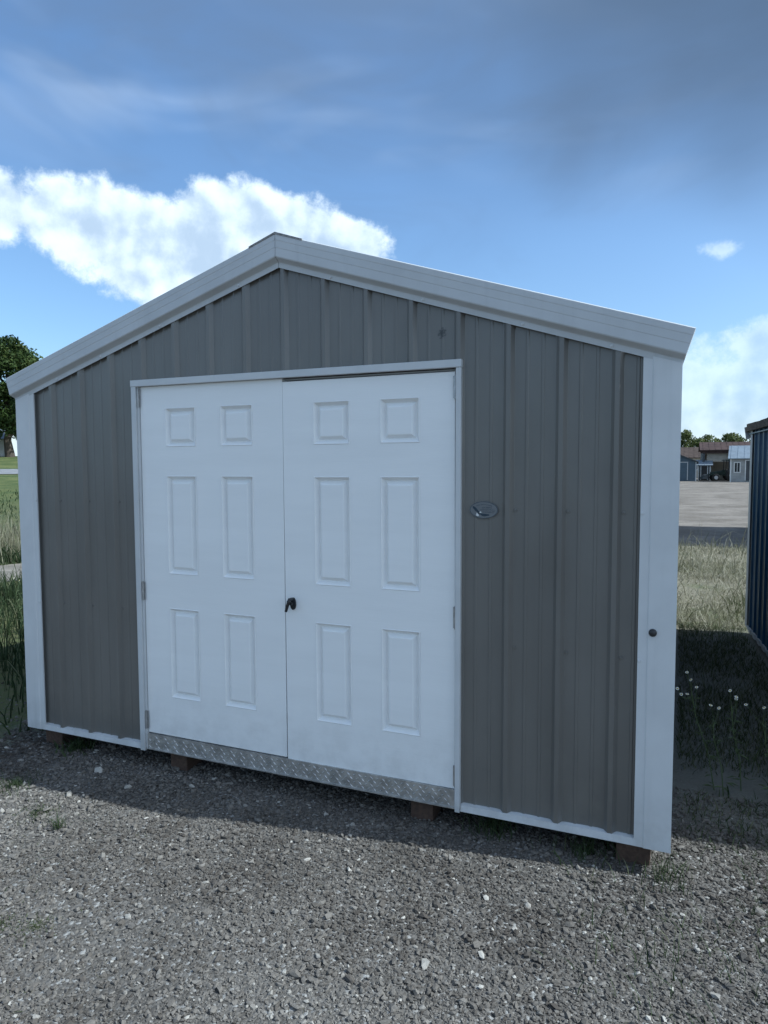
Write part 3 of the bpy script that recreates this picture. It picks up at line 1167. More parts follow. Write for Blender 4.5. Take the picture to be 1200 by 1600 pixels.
# ------------------------------------------------------------------ far yard on the right
def poly_wall(mb, w, d, eave, ridge, along):
    if along == 'x':      # ridge runs along x
        mb.add([(0, 0, 0), (w, 0, 0), (w, 0, eave), (0, 0, eave), (0, d, 0), (w, d, 0), (w, d, eave), (0, d, eave), (0, d / 2, ridge), (w, d / 2, ridge)],
               [(0, 1, 2, 3), (5, 4, 7, 6), (4, 0, 3, 8, 7), (1, 5, 6, 9, 2)])
    else:
        mb.add([(0, 0, 0), (w, 0, 0), (w, 0, eave), (0, 0, eave), (0, d, 0), (w, d, 0), (w, d, eave), (0, d, eave), (w / 2, 0, ridge), (w / 2, d, ridge)],
               [(0, 1, 2, 8, 3), (5, 4, 7, 9, 6), (4, 0, 3, 7), (1, 5, 6, 2)])


def roof_pair(w, d, eave, ridge, along, mat, parent, ov=0.25, t=0.08):
    mb = MB()
    half = (d if along == 'x' else w) / 2
    sl = (ridge - eave) / half
    L = w if along == 'x' else d
    for s_ in (-1, 1):
        q = [(-ov, eave - ov * sl + .01), (half, ridge + .01), (half, ridge + t), (-ov, eave - ov * sl + t)]
        vs = []
        for e in (-ov, L + ov):
            for (p, z) in q:
                pp = p if s_ < 0 else 2 * half - p
                vs.append((e, pp, z) if along == 'x' else (pp, e, z))
        mb.add(vs, [(0, 1, 2, 3), (7, 6, 5, 4), (0, 4, 5, 1), (1, 5, 6, 2), (2, 6, 7, 3), (3, 7, 4, 0)])
        # standing seams
        for k in range(int(L / .6) + 1):
            e = min(L, k * .6)
            a = (-ov, eave - ov * sl + t)
            b_ = (half, ridge + t)
            if s_ > 0:
                a, b_ = (2 * half - a[0], a[1]), (2 * half - b_[0], b_[1])
            p0 = (e, a[0], a[1]) if along == 'x' else (a[0], e, a[1])
            p1 = (e, b_[0], b_[1]) if along == 'x' else (b_[0], e, b_[1])
            mb.bar(p0, p1, .05, .05)
    return mb.build('roof', mat, parent)


def far_house(name, label, cat, loc, rz, w, d, eave, ridge, along, wall, roofm, doors=(), windows=(), trim=None):
    t = empty(name, loc, rz, label, cat)
    mb = MB()
    poly_wall(mb, w, d, eave, ridge, along)
    mb.build('wall', wall, t)
    roof_pair(w, d, eave, ridge, along, roofm, t)
    tm = trim or M['whitewall']
    for (x0, x1, z0, z1, mt) in doors:
        do = MB().box(x0, x1, -.05, -.01, z0, z1).build('door', mt, t)
        f = MB()
        f.box(x0 - .09, x0 - .005, -.07, -.01, z0, z1 + .09)
        f.box(x1 + .005, x1 + .09, -.07, -.01, z0, z1 + .09)
        f.box(x0 - .004, x1 + .004, -.068, -.01, z1 + .005, z1 + .088)
        f.build('frame', tm, do)
    for (x0, x1, z0, z1) in windows:
        wo = MB().box(x0, x1, -.03, -.01, z0, z1).build('window', M['glass'], t)
        f = MB()
        f.box(x0 - .08, x0, -.06, -.01, z0 - .08, z1 + .08)
        f.box(x1, x1 + .08, -.06, -.01, z0 - .08, z1 + .08)
        f.box(x0, x1, -.058, -.01, z1, z1 + .08)
        f.box(x0, x1, -.058, -.01, z0 - .08, z0)
        f.box((x0 + x1) / 2 - .02, (x0 + x1) / 2 + .02, -.05, -.031, z0, z1)
        f.build('frame', tm, wo)
    for x in (0, w):
        MB().box(x - .06, x + .06, -.04, .06, 0, eave - .02).build('corner_trim', tm, t)
    return t


far_house('garden_shed', 'slate blue gabled shed far across the gravel lot beside the trees', 'shed', (1.9, 77.0, 0.0), 0, 3.35, 3.6, 2.05, 2.75, 'y', M['bluewall'], M['darkgrey'], doors=[(.8, 2.5, .12, 1.95, M['bluewall'])], trim=M['greytrim'])
far_house('small_shed', 'small dark shed with pale blue metal roof between blue shed and open barn', 'shed', (5.55, 79.5, 0), 0, 1.15, 1.6, 1.75, 2.15, 'x', M['darkgrey'], M['blueroof'], doors=[(.28, .85, .1, 1.6, M['black'])], trim=M['whitewall'])
far_house('low_house', 'low pale house with red brown roof behind the small dark shed', 'house', (3.6, 97, 0), 0, 4.6, 6, 2.7, 4.0, 'x', M['tan'], M['redbrown'], windows=[(1.2, 2.2, 1.1, 2.1)])
far_house('cabin_shed', 'pale grey lap sided cabin shed with metal roof beside the open barn', 'shed', (8.35, 74.2, 0), R(-6), 4.8, 3.0, 2.45, 3.55, 'x', M['greysheet'], M['blueroof'], doors=[(1.35, 1.95, .15, 2.1, M['darkgrey'])], windows=[(.35, .8, 1.0, 1.9), (2.4, 3.0, .9, 1.9)])

# open pole barn
bn = empty('pole_barn', (6.0, 80.0, 0), 0, 'open fronted barn with brown metal roof and tan back wall across the lot', 'barn')
bw, bdp = 9.0, 7.0
for x in (0.05, 2.6, 5.2, 8.9):
    MB().box(x - .11, x + .11, -.11, .11, 0, 3.25).build('post', M['darkgrey'], bn)
for x in (0.05, 8.9):
    MB().box(x - .11, x + .11, bdp - .2, bdp, 0, 3.3).build('post', M['darkgrey'], bn)
MB().box(-.1, bw, bdp + .01, bdp + .12, 0, 3.4).build('back_wall', M['tan'], bn)
MB().box(-.06, .02, .15, bdp, 0, 3.3).build('side_wall', M['darkgrey'], bn)
MB().box(-.3, bw + .3, -.18, -.12, 2.95, 3.32).build('fascia', M['brownroof'], bn)
roof_pair(bw, bdp, 3.3, 4.15, 'x', M['brownroof'], bn, ov=.35, t=.1)
MB().box(.35, 4.6, .2, .28, 2.05, 2.94).build('wall_panel', M['tan'], bn)

# tractor under the barn edge
tr_ = empty('tractor', (7.1, 78.3, 0), R(12), 'dark tractor with loader parked before the open barn', 'tractor')


def wheel(x, y, r, w_):
    mb = MB()
    mb.tube([(x, y - w_ / 2, r), (x, y - w_ / 2 + .03, r), (x, y + w_ / 2 - .03, r), (x, y + w_ / 2, r)], [r * .9, r, r, r * .9], 18)
    o = mb.build('wheel', M['rubber'], tr_)
    MB().tube([(x, y - w_ / 2 - .02, r), (x, y + w_ / 2 + .02, r)], r * .5, 12).build('rim', M['greytrim'], o)


for y in (-.55, .55):
    wheel(1.55, y, .62, .32)
    wheel(0.0, y * .85, .38, .22)
MB().prism([(-.35, .62), (-.42, .95), (.75, 1.12), (.95, 1.05), (.95, .6)], -.28, .28).build('hood', M['machine'], tr_, bevel=.03)
MB().box(.9, 1.95, -.3, .3, .55, .85).build('chassis', M['machine'], tr_)
cb = MB()
for x, y in ((.95, -.45), (.95, .45), (1.85, -.45), (1.85, .45)):
    cb.bar((x, y, .85), (x + .03, y, 2.15), .06, .06)
cb.build('cab_frame', M['black'], tr_)
MB().prism([(.8, 2.15), (.85, 2.25), (2.0, 2.25), (2.05, 2.15)], -.55, .55).build('canopy', M['machine'], tr_)
MB().box(1.35, 1.75, -.22, .22, .86, 1.25).build('seat', M['black'], tr_, bevel=.04)
for y in (-.42, .42):
    MB().bar((1.0, y, 1.15), (-.9, y, .55), .08, .12).build('loader_arm', M['machine'], tr_)
MB().prism([(-.85, .25), (-.85, .75), (-1.1, .6), (-1.35, .22)], -.75, .75).build('bucket', M['darkgrey'], tr_)


# ------------------------------------------------------------------ trees
def tree(name, label, loc, h, cr, trunk_h, nclump, nleaf, leaf, mat, seed, droop=0.0, group=None, trunk_r=None, lowest=0.25):
    rg = np.random.default_rng(seed)
    t = empty(name, loc, 0, label, 'tree', group)
    tr_m = MB()
    r0 = trunk_r or h * .022
    pts = [(0, 0, -0.3)]
    for k in range(1, 6):
        pts.append((rg.normal(0, .012) * h, rg.normal(0, .012) * h, h * .75 * k / 5))
    rad = [r0 * (1.25 if k == 0 else 1 - .16 * k) for k in range(6)]
    tr_m.tube(pts, rad, 9)
    cents = []
    for k in range(nclump):
        u = rg.uniform(lowest, 1.0)
        # crown profile, broad in the lower middle
        prof = math.sin(math.pi * min(1, (u - lowest + .10) / (1.10 - lowest))) ** 0.6
        a = rg.uniform(0, 2 * math.pi)
        rr_ = cr * prof * math.sqrt(rg.uniform(.12, 1.0)) * rg.uniform(.85, 1.08)
        cents.append(np.array([rr_ * math.cos(a), rr_ * math.sin(a), h * u - droop * rr_ * .25]))
    for k in range(0, nclump, 5):
        c = cents[k]
        z0 = max(trunk_h * .8, min(c[2] * .75, h * .6))
        mid = (c[0] * .45, c[1] * .45, (z0 + c[2]) / 2 + .05 * h * rg.uniform(-.3, .6))
        tr_m.tube([(0, 0, z0), mid, tuple(c)], [r0 * .42, r0 * .25, r0 * .07], 5)
    tr_m.build('trunk', M['bark'], t)
    V, tone = [], []
    for c in cents:
        rs = cr * rg.uniform(.16, .30)
        m_ = int(nleaf * rg.uniform(.7, 1.3))
        p = rg.normal(0, 1, (m_, 3))
        p /= np.linalg.norm(p, axis=1)[:, None]
        p *= (rg.uniform(.25, 1, (m_, 1)) ** .5) * rs * np.array([1, 1, .8])
        p += c
        p[:, 2] -= droop * rg.uniform(0, .12, m_) * h * .4
        a1 = rg.normal(0, 1, (m_, 3))
        a1 /= np.linalg.norm(a1, axis=1)[:, None]
        a2 = np.cross(a1, rg.normal(0, 1, (m_, 3)))
        a2 /= np.linalg.norm(a2, axis=1)[:, None] + 1e-9
        L = leaf * rg.uniform(.6, 1.4, (m_, 1))
        q = np.stack([p - a1 * L, p + a2 * L * .45, p + a1 * L, p - a2 * L * .45], 1)
        V.append(q.reshape(-1, 3))
        tn = np.clip(rg.normal(.42, .18) + rg.normal(0, .14, m_), 0, 1)
        tone.append(np.repeat(tn, 4))
    V = np.concatenate(V)
    nq = len(V) // 4
    me = np_mesh('crown', V, np.arange(nq * 4), np.full(nq, 4), mat, {'tone': np.concatenate(tone)})
    link('crown', me, t)
    return t


LX, LY = -58.6, 47.2
tree('broad_tree', 'big dark leafy tree beyond the road at the far left', (LX, LY, float(rise(LX, LY)) - .1), 11.6, 4.7, 2.2, 120, 170, .20, M['leaf'], 5, droop=.8, trunk_r=.42, lowest=.27)
tree('broad_tree', 'second leafy tree left of the big dark tree, mostly out of frame', (LX - 5.2, LY - 3.6, float(rise(LX, LY)) - .1), 10.6, 4.6, 2.2, 100, 130, .20, M['leaf'], 9, droop=.8, trunk_r=.4, lowest=.27)
spots = [(1.5, 104, 5.4, 2.6), (4.6, 108, 6.3, 3.0), (7.6, 112, 5.9, 2.6), (11.0, 118, 6.3, 3.0), (15.5, 118, 6.4, 3.0), (-2.5, 108, 6.2, 3.0)]
tlab = ['leftmost round green tree behind the slate blue shed', 'tall round green tree between blue shed and low house', 'green tree rising behind the low house and barn end', 'green tree top showing over the barn roof', 'rightmost green tree behind the cabin shed', 'green tree farthest left, behind the taupe shed corner']
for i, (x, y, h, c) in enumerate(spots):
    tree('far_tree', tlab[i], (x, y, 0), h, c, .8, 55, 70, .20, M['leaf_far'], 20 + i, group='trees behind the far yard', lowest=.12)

# house beyond the lawn, far left
hx, hy = -63.6, 51.0
far_house('farm_house', 'small white house with pale blue roof beyond the lawn at far left', 'house', (hx - 6.4 * .777 * 0 - 4.6, hy - 5.7, float(rise(hx, hy)) - .15), R(39), 7.2, 6, 2.0, 3.1, 'x', M['whitewall'], M['blueroof'], windows=[(1.0, 1.9, .8, 1.7), (4.6, 5.5, .8, 1.7)], doors=[(2.9, 3.8, .05, 1.85, M['darkgrey'])])


# ------------------------------------------------------------------ gravel stones
def ico():
    t = (1 + 5 ** .5) / 2
    v = np.array([(-1, t, 0), (1, t, 0), (-1, -t, 0), (1, -t, 0), (0, -1, t), (0, 1, t), (0, -1, -t), (0, 1, -t), (t, 0, -1), (t, 0, 1), (-t, 0, -1), (-t, 0, 1)], float)
    v /= np.linalg.norm(v[0])
    f = np.array([(0, 11, 5), (0, 5, 1), (0, 1, 7), (0, 7, 10), (0, 10, 11), (1, 5, 9), (5, 11, 4), (11, 10, 2), (10, 7, 6), (7, 1, 8), (3, 9, 4), (3, 4, 2), (3, 2, 6), (3, 6, 8), (3, 8, 9), (4, 9, 5), (2, 4, 11), (6, 2, 10), (8, 6, 7), (9, 8, 1)])
    return v, f


def stones(name, pts, size, tone, label):
    v, f = ico()
    n_ = len(pts)
    rg = RNG
    vv = v[None] * rg.uniform(.48, 1.28, (n_, 12, 1))
    vv = vv * np.stack([rg.uniform(.8, 1.5, n_), rg.uniform(.7, 1.0, n_), rg.uniform(.45, .8, n_)], 1)[:, None, :]
    a = rg.uniform(0, 2 * np.pi, n_)
    tl = rg.normal(0, .35, n_)
    ct, st = np.cos(tl)[:, None], np.sin(tl)[:, None]
    y_ = vv[:, :, 1] * ct - vv[:, :, 2] * st
    z_ = vv[:, :, 1] * st + vv[:, :, 2] * ct
    vv[:, :, 1], vv[:, :, 2] = y_, z_
    c, s = np.cos(a)[:, None], np.sin(a)[:, None]
    x_ = vv[:, :, 0] * c - vv[:, :, 1] * s
    y_ = vv[:, :, 0] * s + vv[:, :, 1] * c
    vv[:, :, 0], vv[:, :, 1] = x_, y_
    vv = vv * size[:, None, None] + pts[:, None, :]
    ff = (f[None] + (np.arange(n_) * 12)[:, None, None]).reshape(-1)
    me = np_mesh(name, vv.reshape(-1, 3), ff, np.full(n_ * 20, 3), M['stone'], {'tone': np.repeat(tone, 12)}, True)
    return tag(link(name, me), label, 'gravel', kind='stuff')


def vnoise(x, y, sc, seed):
    """cheap smooth value noise"""
    rg = np.random.default_rng(seed)
    G = rg.uniform(0, 1, (64, 64))
    xs, ys = x * sc + 1000, y * sc + 1000
    xi, yi = np.floor(xs).astype(int), np.floor(ys).astype(int)
    fx, fy = xs - xi, ys - yi
    fx, fy = fx * fx * (3 - 2 * fx), fy * fy * (3 - 2 * fy)
    g = lambda i, j: G[i % 64, j % 64]
    return (g(xi, yi) * (1 - fx) + g(xi + 1, yi) * fx) * (1 - fy) + (g(xi, yi + 1) * (1 - fx) + g(xi + 1, yi + 1) * fx) * fy


def in_view(x, y, z=0.0, m=0.12):
    d = np.stack([x - CAMX, y - CAMY, np.full_like(x, z - CAMZ)], 1)
    zc = d @ np.array(fw)
    u = (d @ np.array(r2)) / zc * FPX / 600
    v = (d @ np.array(u2)) / zc * FPX / 800
    return (zc > .2) & (np.abs(u) < 1 + m * 3) & (np.abs(v) < 1 + m)


N = 400000
x = RNG.uniform(-3.0, 5.4, N)
y = RNG.uniform(-2.3, 0.9, N)
keep = in_view(x, y)
dist = np.hypot(x - CAMX, y - CAMY)
keep &= RNG.uniform(0, 1, N) < np.clip(1.15 - dist * .11, .35, 1)
# thin out where the weeds take over
lw = (x < -0.3) & (y > -0.25)
gw = (x > 3.6) & (y > 0.5)
bare = vnoise(x, y, 1.7, 3)
keep &= ~(lw & (RNG.uniform(0, 1, N) < .9)) & ~(gw & (RNG.uniform(0, 1, N) < .55))
keep &= RNG.uniform(0, 1, N) < np.clip(.20 + 1.25 * bare, 0, 1)
x, y = x[keep], y[keep]
n_ = len(x)
size = np.clip(RNG.lognormal(math.log(.0044), .48, n_), .0022, .016) * (1 + np.clip(np.hypot(x - CAMX, y - CAMY) - 2.5, 0, 3) * .10)
z = size * RNG.uniform(-.1, .55, n_)
tn = np.clip(.33 + .55 * (vnoise(x, y, 1.5, 8) - .5) + .25 * (vnoise(x, y, 6.0, 9) - .5) + RNG.normal(0, .12, n_), 0, .9)
pale = RNG.uniform(0, 1, n_) < .015
tn[pale] = RNG.uniform(.75, 1.0, pale.sum())
print('stones', n_)
stones('gravel', np.stack([x, y, z], 1), size, tn, 'grey crushed limestone gravel covering the yard before the shed')
# larger loose pale stones
n2 = 1700
x = RNG.uniform(-2.5, 5.0, n2)
y = RNG.uniform(-2.2, 0.6, n2)
k = in_view(x, y)
x, y = x[k], y[k]
n2 = len(x)
size = np.clip(RNG.lognormal(math.log(.0105), .32, n2), .007, .024)
stones('loose_stones', np.stack([x, y, size * .25], 1), size, np.clip(RNG.normal(.55, .2, n2), .2, 1), 'larger pale stones lying loose on the gravel')


# ------------------------------------------------------------------ grasses and weeds
def blades(name, x, y, h, w, lean, tone, mat, label, cat, z=None, flop=None):
    n_ = len(x)
    rg = RNG
    z = rise(x, y) if z is None else z
    a = rg.uniform(0, 2 * np.pi, n_)
    la = rg.uniform(0, 2 * np.pi, n_)
    ld = np.stack([np.cos(la), np.sin(la)], 1) * (lean * h)[:, None]
    wd = np.stack([np.cos(a), np.sin(a)], 1) * (w / 2)[:, None]
    base = np.stack([x, y], 1)
    V = np.zeros((n_, 7, 3))
    for lev, (f_, b_, ww, i0) in enumerate(((0, 0, 1.0, 0), (.42, .16, .85, 2), (.78, .56, .5, 4))):
        for sgn, j in ((-1, 0), (1, 1)):
            V[:, i0 + j, :2] = base + ld * b_ + wd * sgn * ww
            V[:, i0 + j, 2] = z - .01 + h * f_
    V[:, 6, :2] = base + ld
    V[:, 6, 2] = z + h * np.clip(1 - lean * .35, .4, 1)
    f = np.array([0, 1, 3, 2, 2, 3, 5, 4, 4, 5, 6])
    ff = (f[None] + (np.arange(n_) * 7)[:, None]).reshape(-1)
    sizes = np.tile([4, 4, 3], n_)
    tv = np.repeat(tone, 7)
    me = np_mesh(name, V.reshape(-1, 3), ff, sizes, mat, {'tone': tv})
    return tag(link(name, me), label, cat, kind='stuff')


def scatter(n_, x0, x1, y0, y1, nsc=1.2, seed=1, thr=0.0, soft=.4):
    x = RNG.uniform(x0, x1, n_)
    y = RNG.uniform(y0, y1, n_)
    v = vnoise(x, y, nsc, seed) * .65 + vnoise(x, y, nsc * 3.1, seed + 1) * .35
    k = RNG.uniform(0, 1, n_) < np.clip((v - thr) / soft, 0, 1)
    return x[k], y[k]


def outside_shed(x, y):
    a = (x > -.06) & (x < W + .03) & (y > .03) & (y < D + .06)
    # footprint of the dark shed
    dx, dy = x - nx_, y - ny_
    lx = dx * math.cos(ANG) + dy * math.sin(ANG)
    ly = -dx * math.sin(ANG) + dy * math.cos(ANG)
    b_ = (lx > -.03) & (lx < 3.03) & (ly > -.05) & (ly < Dd + .05)
    c = (x > 6.0) & (x < 9.8) & (y > 13.5) & (y < 18.8)
    return ~(a | b_ | c)


# tall weeds left of the shed
x, y = scatter(34000, -6.6, .0, -.35, 6.5, 1.1, 21, .12, .5)
s = (x - CAMX) * UL[0] + (y - CAMY) * UL[1]
k = outside_shed(x, y) & (s < 11.9) & ((x < -.07) | (y > D)) & (y + .35 > RNG.uniform(0, .8, len(x))) & (RNG.uniform(0, 1, len(x)) < np.clip(1 - (-x - 3) * .1, .4, 1))
x, y = x[k], y[k]
hh = np.clip(RNG.normal(.20, .10, len(x)), .05, .5) * np.clip(.35 + (-x) * .55 + np.clip(y, 0, 2) * .25, .35, 1.15)
blades('tall_weeds', x, y, hh, RNG.uniform(.006, .016, len(x)), RNG.uniform(.1, .8, len(x)), np.clip(RNG.normal(.22, .17, len(x)) + .75 * (RNG.uniform(0, 1, len(x)) < .05), 0, 1), M['blade'], 'tall green weeds growing along the left side of the taupe shed', 'weeds')
# meadow on the left
x, y = scatter(30000, -32, -3, 3, 26, .6, 31, .1, .5)
s = (x - CAMX) * UL[0] + (y - CAMY) * UL[1]
k = (s > 14.2) & (s < 40) & (RNG.uniform(0, 1, len(x)) < np.clip(1.4 - s * .035, .15, 1)) & (y > .8 * -x - 12)
x, y, s = x[k], y[k], s[k]
blades('meadow_grass', x, y, np.clip(RNG.normal(.16, .06, len(x)), .05, .4), .006 + .0011 * s * RNG.uniform(.6, 1.3, len(x)), RNG.uniform(.2, .9, len(x)), np.clip(RNG.normal(.42, .2, len(x)), 0, 1), M['blade'], 'rough green grass between the dirt path and the road', 'grass')
# tall dry stand by the path
t_ = RNG.normal(-1.0, 1.6, 2600)
s_ = RNG.normal(15.6, .7, 2600)
tvx, tvy = UL[1], UL[0] * -1
x = CAMX + UL[0] * s_ + tvx * t_
y = CAMY + UL[1] * s_ + tvy * t_
blades('dry_stand', x, y, np.clip(RNG.normal(.62, .2, len(x)), .2, 1.05), RNG.uniform(.006, .014, len(x)), RNG.uniform(.08, .5, len(x)), np.clip(RNG.normal(.6, .2, len(x)), 0, 1), M['dry'], 'tall tan dry grass standing behind the dirt path', 'grass')
# dark low weeds in front of that stand
t_ = RNG.uniform(-6, 3, 3600)
s_ = RNG.normal(14.5, .28, 3600)
x = CAMX + UL[0] * s_ + tvx * t_
y = CAMY + UL[1] * s_ + tvy * t_
blades('path_weeds', x, y, np.clip(RNG.normal(.24, .09, len(x)), .06, .5), RNG.uniform(.01, .022, len(x)), RNG.uniform(.2, .9, len(x)), np.clip(RNG.normal(.25, .16, len(x)), 0, 1), M['blade'], 'low dark weeds along the far edge of the dirt path', 'weeds')

# passage between the two sheds
x, y = scatter(30000, 3.55, 4.75, .2, 5.1, 2.0, 41, .15, .5)
k = outside_shed(x, y) & (y > .3 + RNG.uniform(0, .8, len(x)))
x, y = x[k], y[k]
blades('passage_weeds', x, y, np.clip(RNG.normal(.035, .022, len(x)), .01, .12) * (1 + 2 * (RNG.uniform(0, 1, len(x)) < .02)), RNG.uniform(.003, .008, len(x)), RNG.uniform(.2, 1.1, len(x)), np.clip(RNG.normal(.6, .25, len(x)), 0, 1), M['blade'], 'low shaded weeds in the passage between the two sheds', 'weeds')
# sunlit dry grass behind
x, y = scatter(70000, .5, 9.0, 4.9, 13.4, .9, 51, .18, .45)
k = outside_shed(x, y) & (RNG.uniform(0, 1, len(x)) < np.clip((13.6 - y) / 3, 0, 1)) & (RNG.uniform(0, 1, len(x)) < np.where((x > 2.8) & (x < 6.2), 1, .45))
x, y = x[k], y[k]
blades('dry_grass', x, y, np.clip(RNG.normal(.085, .045, len(x)), .02, .3) * (1 + 2.2 * (RNG.uniform(0, 1, len(x)) < .02)), RNG.uniform(.004, .011, len(x)) * (1 + (y - 5) * .05), RNG.uniform(.4, 1.7, len(x)), np.clip(RNG.normal(.62, .22, len(x)) - 1.5 * np.clip(vnoise(x, y, 1.1, 77) - .55, 0, 1), 0, 1), M['dry'], 'sunlit dry straw coloured grass behind the passage', 'grass')
x, y = RNG.uniform(2.6, 6.4, 260), RNG.uniform(8.5, 13.6, 260)
blades('tall_stalks', x, y, np.clip(RNG.normal(.36, .14, 260), .12, .75), RNG.uniform(.008, .016, 260), RNG.uniform(.1, .6, 260), np.clip(RNG.normal(.4, .25, 260), 0, 1), M['dry'], 'loose tall weed stalks at the edge of the gravel lot', 'weeds')
# sparse grass creeping into the gravel at the right
x, y = scatter(5200, 3.1, 5.2, -1.5, .7, 2.2, 61, .28, .6)
k = outside_shed(x, y) & (x > 3.3 + np.clip(-y, 0, 1) * .35 + RNG.normal(0, .15, len(x)))
x, y = x[k], y[k]
blades('creeping_grass', x, y, np.clip(RNG.normal(.06, .03, len(x)), .015, .15), RNG.uniform(.002, .005, len(x)), RNG.uniform(.3, 1.3, len(x)), np.clip(RNG.normal(.45, .2, len(x)), 0, 1), M['blade'], 'sparse grass creeping into the gravel at lower right', 'grass')


x, y = scatter(16000, -.2, 2.1, -1.9, -.3, 3.2, 81, .50, .5)
k = RNG.uniform(0, 1, len(x)) < np.clip((1.9 - x) * .55 + (-y - 1.0) * .15, 0, 1)
x, y = x[k], y[k]
blades('creeping_weeds', x, y, np.clip(RNG.normal(.012, .006, len(x)), .004, .04), RNG.uniform(.002, .006, len(x)), RNG.uniform(.4, 1.6, len(x)), np.clip(RNG.normal(.6, .22, len(x)), 0, 1), M['blade'], 'low olive weeds creeping through the gravel at near left', 'weeds')
# fallen straw on the gravel
n3 = 420
x = RNG.uniform(-.5, 4.6, n3)
y = RNG.uniform(-2.0, .2, n3)
blades('straw', x, y, np.full(n3, .006), RNG.uniform(.0015, .003, n3), RNG.uniform(4, 10, n3), np.clip(RNG.normal(.7, .2, n3), 0, 1), M['dry'], 'bits of dry straw lying on the gravel', 'straw', z=np.full(n3, .008))


def tuft(label, cx0, cy0, n_, r, hmean, tone=.35, mat='blade', name='grass_tuft', wid=.0035, cat='grass'):
    a = RNG.uniform(0, 2 * np.pi, n_)
    q = np.abs(RNG.normal(0, r, n_))
    x = q * np.cos(a)
    y = q * np.sin(a)
    o = blades(name, x, y, np.clip(RNG.normal(hmean, hmean * .3, n_), hmean * .3, hmean * 2), RNG.uniform(wid * .6, wid * 1.4, n_), RNG.uniform(.2, 1.1, n_), np.clip(RNG.normal(tone, .15, n_), 0, 1), M[mat], label, cat, z=np.zeros(n_))
    o.location = (cx0, cy0, 0)
    return o


tuft('small bright green grass tuft alone on the gravel, left of the doors', 1.01, -.69, 46, .018, .07, .42)
tuft('low weedy patch on the gravel near the left shadow edge', .80, -.62, 260, .075, .022, .55, wid=.005)
tuft('low weeds at the left frame edge just inside the shadow', .42, -.46, 260, .09, .045, .35)
tuft('olive moss patch on the gravel at lower left', 1.52, -1.25, 420, .05, .012, .75, wid=.006, cat='moss', name='moss_patch')
tuft('moss patch at the left frame edge, lower left gravel', 1.38, -1.30, 420, .06, .012, .70, wid=.006, cat='moss', name='moss_patch')
tuft('leafy weeds under the wall beside the left skid', .34, .05, 120, .06, .07, .4, wid=.009, cat='weeds', name='weed_clump')
tuft('weeds under the wall just right of the door frame', 2.95, .10, 170, .09, .10, .4, wid=.004, cat='weeds', name='weed_clump')
tuft('weeds under the right end of the taupe wall', 3.38, .06, 150, .11, .08, .4, wid=.004, cat='weeds', name='weed_clump')
tuft('tuft at the foot of the right corner trim', 3.70, -.02, 90, .07, .09, .5, wid=.0035)


# white-flowered weeds
def flower_mesh():
    mb = MB()
    n_ = 14
    vs = [(0, 0, 0)]
    for k in range(n_ * 2):
        a = math.pi * k / n_
        r_ = .0095 if k % 2 == 0 else .0078
        vs.append((r_ * math.cos(a), r_ * math.sin(a), .0012 * (k % 2)))
    mb.add(vs, [(0, 1 + k, 1 + (k + 1) % (2 * n_)) for k in range(2 * n_)])
    return mb.mesh('flower', M['petal'])


def centre_mesh():
    mb = MB()
    mb.tube([(0, 0, .0004), (0, 0, .0026), (0, 0, .0036)], [.0042, .0036, .0014], 8)
    return mb.mesh('flower_centre', M['pollen'])


FM, CM = flower_mesh(), centre_mesh()


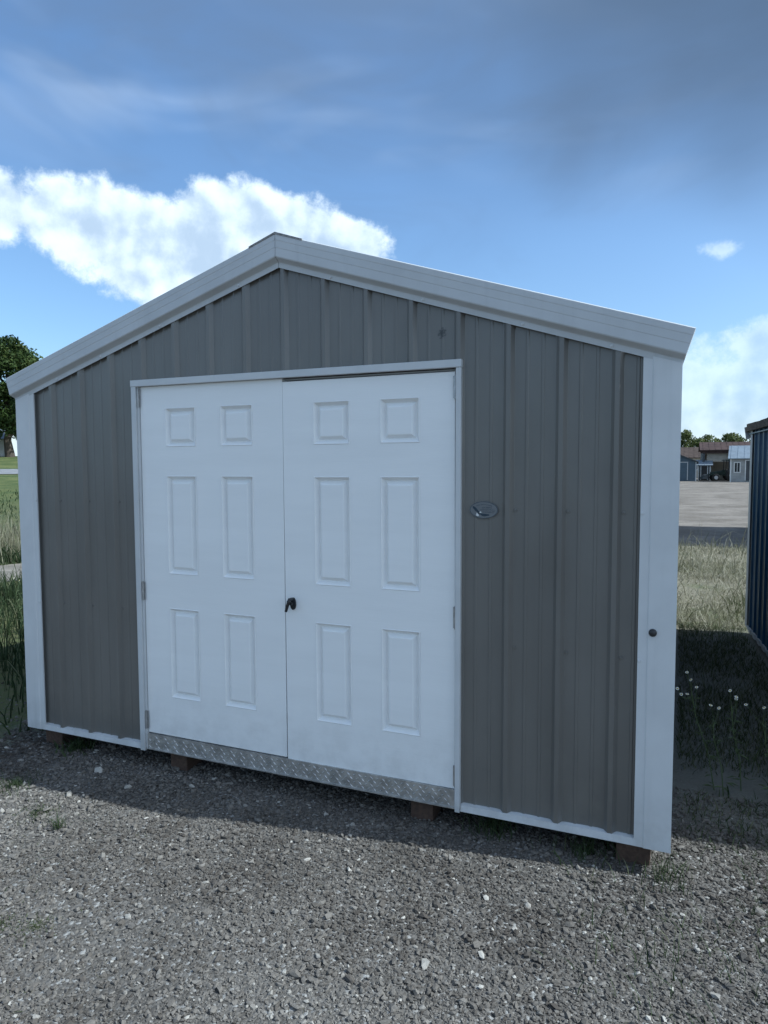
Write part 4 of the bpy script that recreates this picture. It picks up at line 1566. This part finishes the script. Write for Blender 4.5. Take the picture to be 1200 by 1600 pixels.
def plant(label, base, tips, seed):
    rg = random.Random(seed)
    t = empty('flowering_weed', base, 0, label, 'plant', 'white flowered weeds')
    st = MB()
    lf = MB()
    bx, by, bz = base
    top = Vector(max(tips, key=lambda q: q[2])) - Vector(base)
    main = [Vector((0, 0, -.01)), top * .3 + Vector((.01, .01, 0)), top * .62 + Vector((-.008, 0, 0)), top * .85]
    st.tube(main, [.0032, .0028, .0022, .0016], 6)
    for q in tips:
        e = Vector(q) - Vector(base)
        s0 = main[2].lerp(main[3], rg.random() * .8) if e.z > top.z * .55 else main[1]
        mid = s0.lerp(e, .55) + Vector((rg.uniform(-.01, .01), rg.uniform(-.01, .01), -.015))
        st.tube([s0, mid, e], [.0017, .0014, .0011], 5)
        f = link('flower', FM, t)
        f.location = e
        f.rotation_euler = (rg.uniform(.3, 1.1), rg.uniform(-.5, .3), rg.uniform(-.6, .6))
        c = link('flower_centre', CM, f)
    for k in range(22):
        u = rg.uniform(.05, .95)
        p = main[0].lerp(main[3], u) if u > .4 else Vector((rg.gauss(0, .02), rg.gauss(0, .02), u * .2))
        a = rg.uniform(0, 6.283)
        L = rg.uniform(.03, .075) * (1.15 - u * .5)
        d = Vector((math.cos(a), math.sin(a), rg.uniform(-.1, .5)))
        s_ = Vector((-math.sin(a), math.cos(a), 0)) * L * .11
        lf.add([p, p + d * L * .5 + s_, p + d * L + Vector((0, 0, -L * .2)), p + d * L * .5 - s_], [(0, 1, 2, 3)])
    st.build('stem', M['weedstem'], t)
    tag(lf.build('leaf', M['weedstem'], t), kind='stuff')
    return t


M['weedstem'] = mat_paint('weed_green', (0.085, 0.115, 0.045), 0.7, 0.3, 30)
plant('tall leaning white flowered weed beside the right corner trim', (3.93, .95, 0), [(3.78, .93, .63), (3.785, .97, .50), (3.735, .95, .53), (3.755, .92, .51), (3.83, .98, .54), (3.80, .9, .60)], 1)
plant('short white flowered weed with two blooms in the passage', (3.97, .9, 0), [(3.90, .95, .46), (3.94, .95, .45)], 2)
plant('white flowered weed with three close blooms nearer the dark shed', (4.06, 1.0, 0), [(3.99, .95, .55), (4.02, .95, .52), (4.02, .96, .505)], 3)
plant('white flowered weed at the right frame edge by the dark shed', (4.2, .95, 0), [(4.15, .95, .48), (4.07, 1.0, .47)], 4)
plant('white flowered weed among the tall weeds left of the shed', (-.75, .75, 0), [(-.72, .7, .33), (-.9, .8, .40), (-.65, .72, .22)], 5)
plant('tall white flowered weed farther back in the left weeds', (-2.2, 1.8, 0), [(-2.25, 1.8, .62), (-2.1, 1.75, .55), (-2.3, 1.9, .5), (-2.2, 1.7, .66)], 6)
